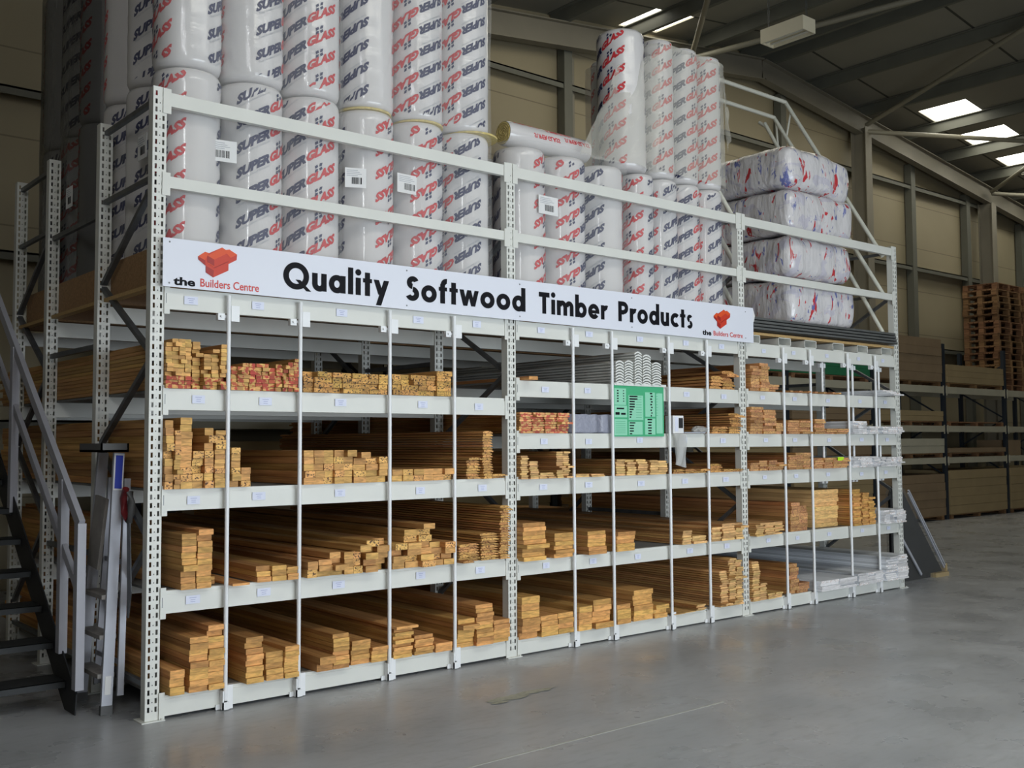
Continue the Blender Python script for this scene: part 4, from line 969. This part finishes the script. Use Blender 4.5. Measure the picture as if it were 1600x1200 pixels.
# stretch film round each pack
def film(name, x0, x1, y0, y1, z0, z1, label, seed, r=.2, top=False, mt=None):
    from mathutils import noise
    b = MB(); pts = []
    for cx, cy, a0 in ((x1-r, y1-r, 0), (x0+r, y1-r, pi/2), (x0+r, y0+r, pi), (x1-r, y0+r, 1.5*pi)):
        for k in range(7): a = a0+k*pi/12; pts.append((cx+r*cos(a), cy+r*sin(a)))
    fine = []
    for i, p in enumerate(pts):
        q = pts[(i+1) % len(pts)]; d = math.hypot(q[0]-p[0], q[1]-p[1]); m_ = max(1, round(d/.06))
        for k in range(m_): fine.append((p[0]+(q[0]-p[0])*k/m_, p[1]+(q[1]-p[1])*k/m_))
    nz = int((z1-z0)/.06); n_ = len(fine); cx, cy = (x0+x1)/2, (y0+y1)/2; vs = []
    for j in range(nz+1):
        z = z0+(z1-z0)*j/nz
        for x, y in fine:
            d = noise.noise(Vector((x*3, y*3, z*1.4+seed*5)))*.010+noise.noise(Vector((x*9, y*9, z*4+seed)))*.004
            l = math.hypot(x-cx, y-cy); vs.append((x+(x-cx)/l*d, y+(y-cy)/l*d, z))
    fs = [(j*n_+i, j*n_+(i+1) % n_, (j+1)*n_+(i+1) % n_, (j+1)*n_+i) for j in range(nz) for i in range(n_)]
    b.add(vs, fs, 0, True)
    if top: b.add([vs[nz*n_+i] for i in range(n_)], [list(range(n_))])
    return tag(b.build(name, mt or M['film']), label, 'stretch film', 'stretch film round the insulation packs')
film('stretch_film', .064, 1.405, .072, 1.47, 2.74, 5.30, 'clear film wrapped round the first insulation pack', 1)
film('stretch_film', .064, 1.405, 1.54, 2.94, 2.74, 5.30, 'film coloured near-black, round the pack behind the first', 2, mt=filmmat('near_black_film', .62, (.02, .022, .018), .35, bump=.2))  # film colour set near-black here, the other packs have pale see-through film
film('stretch_film', 1.41, 2.755, .072, 1.47, 2.74, 5.34, 'clear film wrapped round the second insulation pack', 3)
film('stretch_film', 2.885, 4.28, .072, 1.47, 2.74, 4.06, 'clear film wrapped round the low third insulation pack', 4, top=True)
film('stretch_film', 4.30, 5.60, .08, 1.09, 2.74, 4.04, 'clear film wrapped round the lower half of the fourth pack', 5, r=.15)
# loose film hanging off the tall fourth pack
from mathutils import noise as _nz
M['film2'] = filmmat('loose_stretch_film', .32, (.74, .72, .64), .2, bump=.3, bscale=12, stretch=(1, 1, .6))
def sheet(name, P00, P10, P01, P11, nu, nv, amp, seed, label, mt):
    b = MB(); vs = []
    P00, P10, P01, P11 = map(Vector, (P00, P10, P01, P11))
    for j in range(nv+1):
        for i in range(nu+1):
            u, v_ = i/nu, j/nv; p = (P00*(1-u)+P10*u)*(1-v_)+(P01*(1-u)+P11*u)*v_
            p = p+_nz.noise_vector(Vector((u*5, v_*4, seed)))*amp+_nz.noise_vector(Vector((u*14, v_*5, seed+3)))*amp*.35
            vs.append(p)
    b.add(vs, [(j*(nu+1)+i, j*(nu+1)+i+1, (j+1)*(nu+1)+i+1, (j+1)*(nu+1)+i) for j in range(nv) for i in range(nu)], 0, True)
    return tag(b.build(name, mt), label, 'plastic film')
sheet('loose_film', (3.72, .20, 4.09), (4.50, .03, 4.05), (4.20, .20, 4.95), (4.60, .05, 5.12), 14, 18, .05, 1, 'torn film flaring out beside the leaning roll of the fourth pack', M['film2'])
film('stretch_film', 4.56, 5.60, .06, 1.09, 4.06, 5.25, 'baggy film round the upper rolls of the fourth pack', 6, r=.15, top=True, mt=M['film2'])
sheet('loose_film', (5.64, .15, 4.45), (5.80, .22, 4.62), (5.62, .15, 5.18), (5.66, .2, 5.18), 6, 14, .03, 5, 'narrow tail of film at the far corner of the fourth pack', M['film2'])
# a roll lying on top of the low pack
ly = tag(empty('lying_insulation_roll', (3.05, .42, 4.20)), 'insulation roll lying flat on the low third pack, yellow wool at its open end', 'insulation roll')
b = MB(); n = 28; vs = []
for x in (0, .03, .9, .93):
    q = .105 if x in (.03, .9) else .098
    vs += [(x, q*cos(2*pi*k/n), q*sin(2*pi*k/n)) for k in range(n)]
b.add(vs, [(j*n+i, (j+1)*n+i, (j+1)*n+(i+1) % n, j*n+(i+1) % n) for j in range(3) for i in range(n)], 0, True)
b.build('roll_film', M['roll'], ly)
b = MB(); vs = []
for k in range(90):
    a = k*.35; q = .004+.092*k/90; vs += [(-.004+.008*sin(k*1.3)*.5, q*cos(a), q*sin(a))]
b.add([(-.002, .096*cos(2*pi*k/n), .096*sin(2*pi*k/n)) for k in range(n)], [list(range(n-1, -1, -1))]); b.tube(vs[8:], .004, 5)
b.build('wool_end', M['glassw'], ly)
b = MB()
tv, tf, a_, e_ = text_mesh('SUPERGLASS', .03, 1, .2)
for xo, ao in ((.05, 1.9), (.40, 2.1), (.25, 2.9), (.6, 2.7)):
    b = MB(); pts = [((x-a_)*.30/(e_-a_)+xo, ao+y*.5) for x, y in tv]
    b.add([(x, -.1065*sin(t_-pi/2)*1.0, .1065*cos(t_-pi/2)) for x, t_ in pts], tf)
    b.build('printed_lettering', M['redp'], ly)
# crumpled wool edges peeping out between the layers
for x, y, z, w_, nm in ((1.63, .30, 4.028, .2, 'second pack, first roll'), (2.10, .30, 4.028, .2, 'second pack, second roll'), (2.60, .29, 4.028, .22, 'second pack, third roll')):
    b = MB(); b.add([((w_)*cos(2*pi*k/24), (w_)*sin(2*pi*k/24), z_) for z_ in (-.006, .008) for k in range(24)], [list(range(23, -1, -1)), list(range(24, 48))]+[(k, (k+1) % 24, (k+1) % 24+24, k+24) for k in range(24)])
    tag(b.build('wool_layer', M['glassw'], None, (x, y, z)), 'yellow wool showing between the layers of the %s' % nm, 'insulation wool', 'yellow wool between the roll layers')
# ------------------------------------------------------------------ wrapped batt packs in the far bay
def battmat():
    m_ = mat('batt_film', (.68, .66, .67), .16, bump=.9, bscale=7, stretch=(2.2, 2.2, .9), spec=.7)
    nt = m_.node_tree; N = nt.nodes; L = nt.links; b = N['Principled BSDF']; tc = N.new('ShaderNodeTexCoord')
    prev = None; base = (.68, .66, .67, 1)
    for colr, sc3, lo, sd in (((.55, .05, .06, 1), (6.5, 6.5, 2.4), .60, 0), ((.16, .18, .42, 1), (8, 8, 3), .63, 9), ((.58, .56, .63, 1), (2, 2, 3), .56, 4)):
        mp = N.new('ShaderNodeMapping'); mp.inputs['Scale'].default_value = sc3; mp.inputs['Location'].default_value = (sd, sd, sd); L.new(tc.outputs['Object'], mp.inputs[0])
        n = N.new('ShaderNodeTexNoise'); n.inputs['Scale'].default_value = 1.6; n.inputs['Detail'].default_value = 4; n.inputs['Distortion'].default_value = 1.2; L.new(mp.outputs[0], n.inputs['Vector'])
        r = N.new('ShaderNodeValToRGB'); r.color_ramp.elements[0].position = lo; r.color_ramp.elements[1].position = lo+.03; L.new(n.outputs['Fac'], r.inputs[0])
        mx = N.new('ShaderNodeMix'); mx.data_type = 'RGBA'; L.new(r.outputs[0], mx.inputs[0]); mx.inputs[7].default_value = colr
        if prev: L.new(prev, mx.inputs[6])
        else: mx.inputs[6].default_value = base
        prev = mx.outputs[2]
    L.new(prev, b.inputs['Base Color']); return m_
M['batt'] = battmat()
def batt(x0, x1, y0, y1, z0, z1, seed, label, sag=0, tw=0):
    bm = bmesh.new(); bmesh.ops.create_cube(bm, size=2); bmesh.ops.subdivide_edges(bm, edges=bm.edges, cuts=19, use_grid_fill=True)
    hx, hy, hz = (x1-x0)/2, (y1-y0)/2, (z1-z0)/2; r = .09
    for v in bm.verts:
        p = Vector((v.co.x*hx, v.co.y*hy, v.co.z*hz)); q = Vector((max(-hx+r, min(hx-r, p.x)), max(-hy+r, min(hy-r, p.y)), max(-hz+r, min(hz-r, p.z))))
        d = p-q
        if d.length > 1e-6: p = q+d.normalized()*r
        bulge = 1-abs(v.co.z)**2; side = max(abs(v.co.x), abs(v.co.y))
        p.x += math.copysign(.02*bulge, v.co.x) if abs(v.co.x) > .9 else 0; p.y += math.copysign(.02*bulge, v.co.y) if abs(v.co.y) > .9 else 0
        # soft folds between the four batts of a pack
        t = (p.x+hx)/(2*hx)*4; crease = math.exp(-((t-round(t))/.10)**2)*(.0 if round(t) in (0, 4) else .020)
        if abs(v.co.y) > .9: p.y -= math.copysign(crease, v.co.y)
        p += _nz.noise_vector(p*5+Vector((seed*11, 0, 0)))*.016+_nz.noise_vector(Vector((p.x*16, p.y*16, p.z*6))+Vector((0, seed*7, 0)))*.007
        p.z -= sag*max(0, v.co.x)**2+tw*v.co.y*0
        v.co = p+Vector(((x0+x1)/2, (y0+y1)/2, (z0+z1)/2))
    me = bpy.data.meshes.new('insulation_batt_pack'); bm.to_mesh(me); bm.free(); me.materials.append(M['batt']); me.polygons.foreach_set('use_smooth', [True]*len(me.polygons))
    return tag(link('insulation_batt_pack', me), label, 'insulation pack', 'wrinkled insulation batt packs stacked in the far bay')
for k, (z0, z1) in enumerate(((2.822, 3.305), (3.33, 3.755), (3.78, 4.24), (4.265, 4.70))):
    batt(6.58+.02*(k % 2), 7.74-.03*(k % 2), .10+.02*(k % 2), 1.28, z0, z1, k+1, 'wrinkled film-wrapped batt pack with red print, %s' % ('bottom of the far stack', 'second up in the far stack', 'third up in the far stack', 'sagging on top of the far stack')[k], .06 if k == 3 else 0)
pallet(6.55, 7.75, .12, 1.3, 2.688, 'wooden pallet under the wrinkled batt packs of the far bay', 'pallets under the insulation packs', hgt=.112)
# ------------------------------------------------------------------ swing-over pallet gate
gt = tag(empty('pallet_gate', (7.0, 0, 2.6)), 'white tubular up-and-over pallet gate raised behind the batt packs', 'pallet gate')
M['gate'] = mat('gate_white_paint', (.66, .66, .58), .45)
def gtube(name, pts, r=.024):
    b = MB(); b.tube([(p[0]-7.0, p[1], p[2]-2.6) for p in pts], r, 10); b.build(name, M['gate'], gt)
for x in (8.29, 5.70):
    gtube('side_arm', [(x, .075, 3.70), (x, 1.33, 5.79)]); gtube('side_arm', [(x, .07, 3.25), (x, 1.50, 5.64)]); gtube('side_arm', [(x, .10, 2.84), (x, 1.64, 5.60)])
    gtube('link_strut', [(x, 1.25, 5.66), (x, 1.32, 5.36)], .012); gtube('link_strut', [(x, 1.47, 5.60), (x, 1.45, 5.28)], .012)
    gtube('arm_stub', [(x, 1.60, 5.54), (x-.0, 1.72, 5.63)], .022)
gtube('cross_rail', [(8.29, 1.33, 5.79), (5.70, 1.33, 5.79)]); gtube('cross_rail', [(8.29, 1.50, 5.64), (5.70, 1.50, 5.64)])
# ------------------------------------------------------------------ staircase to the deck
st = tag(empty('steel_staircase', (-.3, .44, 0)), 'dark open-tread steel staircase with grey handrail at the ladder end', 'staircase')
sl = .765; NST = 13; W_ = .95
for k, sx in enumerate((0, -W_)):
    b = MB(); v = [(.0, 0), (.20, 0), (3.42, sl*3.42-.13+.0), (3.42, sl*3.42+.14), (-.02, .13)]
    b.add([(sx-.004, y, z) for y, z in v]+[(sx+.004, y, z) for y, z in v], [(0, 1, 2, 3, 4), (9, 8, 7, 6, 5)]+[(i, i+5, (i+1) % 5+5, (i+1) % 5) for i in range(5)])
    b.build('stringer', M['dark'], st)
for k in range(NST):
    z = .2*(k+1)-.02; y = (z-.02)/sl-.02
    b = MB(); b.box(-W_+.01, -.01, y-.02, y+.23, z-.004, z); b.box(-W_+.01, -.01, y-.02, y-.014, z-.04, z); b.box(-W_+.01, -.01, y+.224, y+.23, z-.04, z)
    b.box(-.016, -.004, y, y+.2, z-.055, z-.004); b.box(-W_+.004, -W_+.016, y, y+.2, z-.055, z-.004)
    b.build('tread', M['tread'], st)
for sx in (0, -W_):
    f = lambda y: .765*(y+.02)+.02
    b = MB(); b.bar((sx, -.05, 1.145), (sx, 3.3, 1.145+.772*3.35), .035, .07); b.build('handrail', M['rackgrey'], st)
    b = MB(); b.bar((sx, -.02, .76), (sx, 3.3, .76+.765*3.32), .03, .055); b.build('mid_rail', M['rackgrey'], st)
    for y, zb2 in ((-.035, .13), (.30, .33), (1.50, 1.15), (2.70, 2.08)):
        b = MB(); b.box(sx-.025, sx+.025, y-.035, y+.035, zb2 if y > 0 else .16, 1.145+.772*(y+.05)); b.build('post', M['rackgrey'], st)
# ------------------------------------------------------------------ step ladder leaning on the frame
ld = tag(empty('step_ladder', (-.13, .56, 0)), 'folded aluminium step ladder with blue label leaning beside the first frame', 'step ladder')
ld0 = Vector((-.13, .56, 0))
def fl(y_side, z):      # front stile position at height z: y_side -1 near aisle, +1 far
    t = z/1.6; x = -.155+.085*t; y = (.337+.085*t) if y_side < 0 else (.80-.09*t); return Vector((x, y, z))-ld0
for s in (-1, 1):
    b = MB(); b.bar(fl(s, .05), fl(s, 1.58), .028, .064, up=(1, 0, 0)); o = b.build('front_stile', M['alu'], ld)
    b = MB(); b.bar(fl(s, 0), fl(s, .055), .034, .070, up=(1, 0, 0)); b.build('rubber_foot', M['plast'], ld)
    if s < 0:
        d = Vector((0, -.0165, 0)); b = MB(); b.bar(fl(s, 1.35)+d, fl(s, 1.575)+d, .002, .060, up=(1, 0, 0)); b.build('label_border', M['paper'], ld)
        d = Vector((0, -.0185, 0)); b = MB(); b.bar(fl(s, 1.36)+d, fl(s, 1.565)+d, .002, .044, up=(1, 0, 0)); lb = b.build('blue_label', M['blue'], ld); lb['label'] = 'blue label with white border'
        d = Vector((0, -.0165, 0)); b = MB(); b.bar(fl(s, .12)+d, fl(s, .23)+d, .002, .036, up=(1, 0, 0)); b.build('warning_label', M['paper'], ld)
    off = Vector((.085, .012*s*-1, 0))
    b = MB(); b.bar(fl(s, .10)+off, fl(s, 1.42)+off*.75, .022, .038, up=(1, 0, 0)); b.build('rear_stile', M['alu'], ld)
for k, z in enumerate((.23, .46, .70)):
    b = MB(); a, c_ = fl(-1, z), fl(1, z); b.box(a.x-.055, a.x+.045, a.y+.012, c_.y-.012, z-.014, z+.012); b.build('step', M['alud'], ld)
b = MB(); p = fl(1, 1.05); v0 = fl(-1, 1.28)
b.bar(fl(1, .86)+Vector((-.03, -.10, 0)), fl(1, 1.30)+Vector((-.02, -.12, 0)), .20, .02, up=(1, 0, 0)); b.build('folded_platform', M['alud'], ld)
b = MB(); b.box(-.07, .10, -.20, .21, 1.585, 1.60); b.box(-.07, -.06, -.20, .21, 1.585, 1.64); b.box(.09, .10, -.20, .21, 1.585, 1.64); b.box(-.07, .10, -.20, -.19, 1.585, 1.64); b.box(-.07, .10, .20, .21, 1.585, 1.64)
b.build('tool_tray', M['plast'], ld)
for z in (.3, .9): 
    b = MB(); a, c_ = fl(-1, z)+Vector((.07, .02, 0)), fl(1, z)+Vector((.07, -.02, 0)); b.bar(a, c_, .012, .03); b.build('rear_cross_bar', M['alu'], ld)
# hand saw shaped tool with red grip hung between ladder and post
tl = tag(empty('red_handled_tool', (-.055, .27, 1.24)), 'dark tool with a red and black grip hanging between the ladder and first post', 'tool')
b = MB(); b.tube([(0, .06, .12), (0, .10, .06), (0, .08, -.03), (0, .01, -.07)], .022, 8); b.build('red_grip', M['redplast'], tl)
b = MB(); b.tube([(0, -.01, .10), (0, -.04, .04), (0, -.04, -.03), (0, 0, -.08)], .022, 8); b.build('black_grip', M['plast'], tl)
b = MB(); b.add([(-.003, y, z) for y, z in ((.03, -.08), (-.02, -.08), (-.06, -.5), (-.02, -.66), (.0, -.66))]+[(.003, y, z) for y, z in ((.03, -.08), (-.02, -.08), (-.06, -.5), (-.02, -.66), (.0, -.66))],
    [(0, 1, 2, 3, 4), (9, 8, 7, 6, 5)]+[(i, i+5, (i+1) % 5+5, (i+1) % 5) for i in range(5)]); b.build('dark_blade', M['galv'], tl)
# ------------------------------------------------------------------ leaning bundle at the far end
lb = tag(empty('folded_trolley', (8.62, .25, 0)), 'dark folded trolley with pale edge bars leaning at the far end of the rack', 'trolley')
b = MB(); v = [(0, 0), (1.05, 0), (1.12, .06), (.25, 1.06), (.05, 1.10), (0, 1.0)]
b.prism(v, .0, .03); b.build('panel', M['dark'], lb)
M['dfilm'] = filmmat('dusty_film', .22, (.20, .20, .19), .3)
b = MB(); b.prism([(x*1.02+.0, z*1.01) for x, z in v], -.03, .06); b.build('dusty_wrap', M['dfilm'], lb)
b = MB(); b.bar((.30, -.05, 1.02), (1.08, -.05, .10), .018, .018); b.bar((.36, -.02, 1.05), (1.16, -.02, .12), .018, .018); b.bar((.1, -.05, .55), (.55, -.05, .06), .015, .03); b.build('edge_bars', M['alu'], lb)
b = MB(); b.box(.85, 1.16, -.07, .10, .0, .05); b.box(1.16, 1.20, -.03, .03, .02, .14); b.build('foot_plate', M['mdfpale'], lb)
# ------------------------------------------------------------------ second rack along the gable wall
RY0, RY1 = 4.62, 5.62; RXS = [18.25-2.72*k for k in range(6, -2, -1)]+[23.69]
RXS = sorted(set(round(x, 2) for x in RXS))
SEGN = ['first', 'second', 'third', 'fourth', 'fifth', 'sixth', 'seventh', 'eighth', 'ninth', 'tenth']
for k, x in enumerate(RXS):
    fr = tag(empty('tall_rack_frame', (x, RY0, 0)), '%s dark frame of the panel rack, counted from behind the timber rack' % SEGN[k], 'rack frame', 'dark frames of the panel rack')
    for y in (0, RY1-RY0):
        b = MB(); b.box(-.05, .05, y-.035, y+.035, 0, 3.62); b.build('upright', M['rack2post'], fr)
    for q, (za, zb3) in enumerate(((.3, .9), (.9, 1.5), (1.5, 2.1), (2.1, 2.7), (2.7, 3.3))):
        b = MB(); ya, yb = (0, 1.0) if q % 2 else (1.0, 0); b.bar((0, ya, za), (0, yb, zb3), .03, .03); b.build('diagonal_brace', M['rack2post'], fr)
packs = [M['mdf'], M['mdfpale'], M['mdf']]
rk = random.Random(8)
for k in range(len(RXS)-1):
    x0, x1 = RXS[k]+.05, RXS[k+1]-.05
    for li, (z0, z1) in enumerate(((1.148, 1.27), (1.795, 1.92), (2.59, 2.73))):
        for y, nm in ((RY0-.045, 'front'), (RY1-.0, 'rear')):
            b = MB(); b.box(x0, x1, y, y+.045, z0, z1)
            if nm == 'front': b.box(x0, x0+.04, y-.006, y, z0-.04, z1+.02); b.box(x1-.04, x1, y-.006, y, z0-.04, z1+.02)
            tag(b.build('long_beam', M['rack2beam']), 'cream %s beam, %s level, %s bay of the panel rack' % (nm, ORD[li], SEGN[k]), 'rack beam', 'cream beams of the panel rack')
def sheets(x0, x1, y0, y1, z0, z1, mt, label, n=None, th=.09):
    n = n or max(1, round((z1-z0)/th)); t = (z1-z0)/n; t0 = tag(empty('sheet_pack', ((x0+x1)/2, y0, z0)), label, 'sheet pack')
    for k in range(n):
        b = MB(); j = rk.uniform(-.012, .012); b.box(x0-(x0+x1)/2+j, x1-(x0+x1)/2+j, rk.uniform(0, .015), y1-y0, t*k+.002, t*(k+1)-.002, ch=.002); b.build('sheet_bundle', mt, t0)
    return t0
def bay(k): return RXS[k]+.09, RXS[k+1]-.09
nb = len(RXS)-1
for k in range(nb):
    x0, x1 = bay(k); L3 = [('floor', 0, .92+.08*rk.random()), ('second level', 1.27, 1.66), ('third level', 1.92, 2.22), ('top level', 2.73, 3.25)]
    last = x0 > 18
    for li, (nm, z0, z1) in enumerate(L3):
        if x0 > 20.5 and li in (1, 2, 3): continue
        if li == 2 and last: z1 = 0
        pallet(x0+.05, x1-.05, RY0-.03, RY1-.03, z0, 'dark pallet on the %s, %s bay of the panel rack' % (nm, SEGN[k]), 'pallets in the panel rack', hgt=.09)
        if z1 == 0: continue
        mt = packs[(k+li) % 3]; zt = z1
        if 15 < x0 < 18 and li == 3: zt = 3.70; mt = M['mdf']
        if last and li == 3: zt = 3.20; mt = M['mdfpale']
        if last and li == 1: zt = 1.46; mt = M['mdf']
        if li == 1 and 15 < x0 < 18: mt = M['rack2beam']
        if x0 < 14 and li == 3: mt = M['greenpack'] if 10 < x0 < 15 else M['mdf']; zt = 3.45
        if last and li == 0: zt = 1.0; mt = M['mdfpale']
        sheets(x0+.02, x1-.02, RY0-.06, RY1-.05, z0+.092, zt, mt, '%s sheet pack on the %s, %s bay of the panel rack' % ('green-wrapped' if mt is M['greenpack'] else ('pale' if mt is M['mdfpale'] else 'brown'), nm, SEGN[k]), th=.13 if zt-z0 < .6 else .17)
# tall stacks of empty pallets
for k in range(17):
    j = rk.uniform(-.03, .03)
    pallet(21.0+j, 22.2+j, 4.72+rk.uniform(-.02, .02), 5.52, 2.731+.1445*k, 'empty wooden pallet, %s up in the nearer tall stack' % ORD[k], 'empty pallets stacked on the panel rack', hgt=.142)
    pallet(22.3+j, 23.5+j, 4.72+rk.uniform(-.02, .02), 5.52, 2.731+.1445*k, 'empty wooden pallet, %s up in the farther tall stack' % ORD[k], 'empty pallets stacked on the panel rack', hgt=.142)
b = MB(); b.box(21.02, 21.66, 4.6, 5.3, 1.274, 1.62, ch=.004); tag(b.build('cardboard_box', M['mdf']), 'plain brown cardboard box on the panel rack by the pallets', 'box')
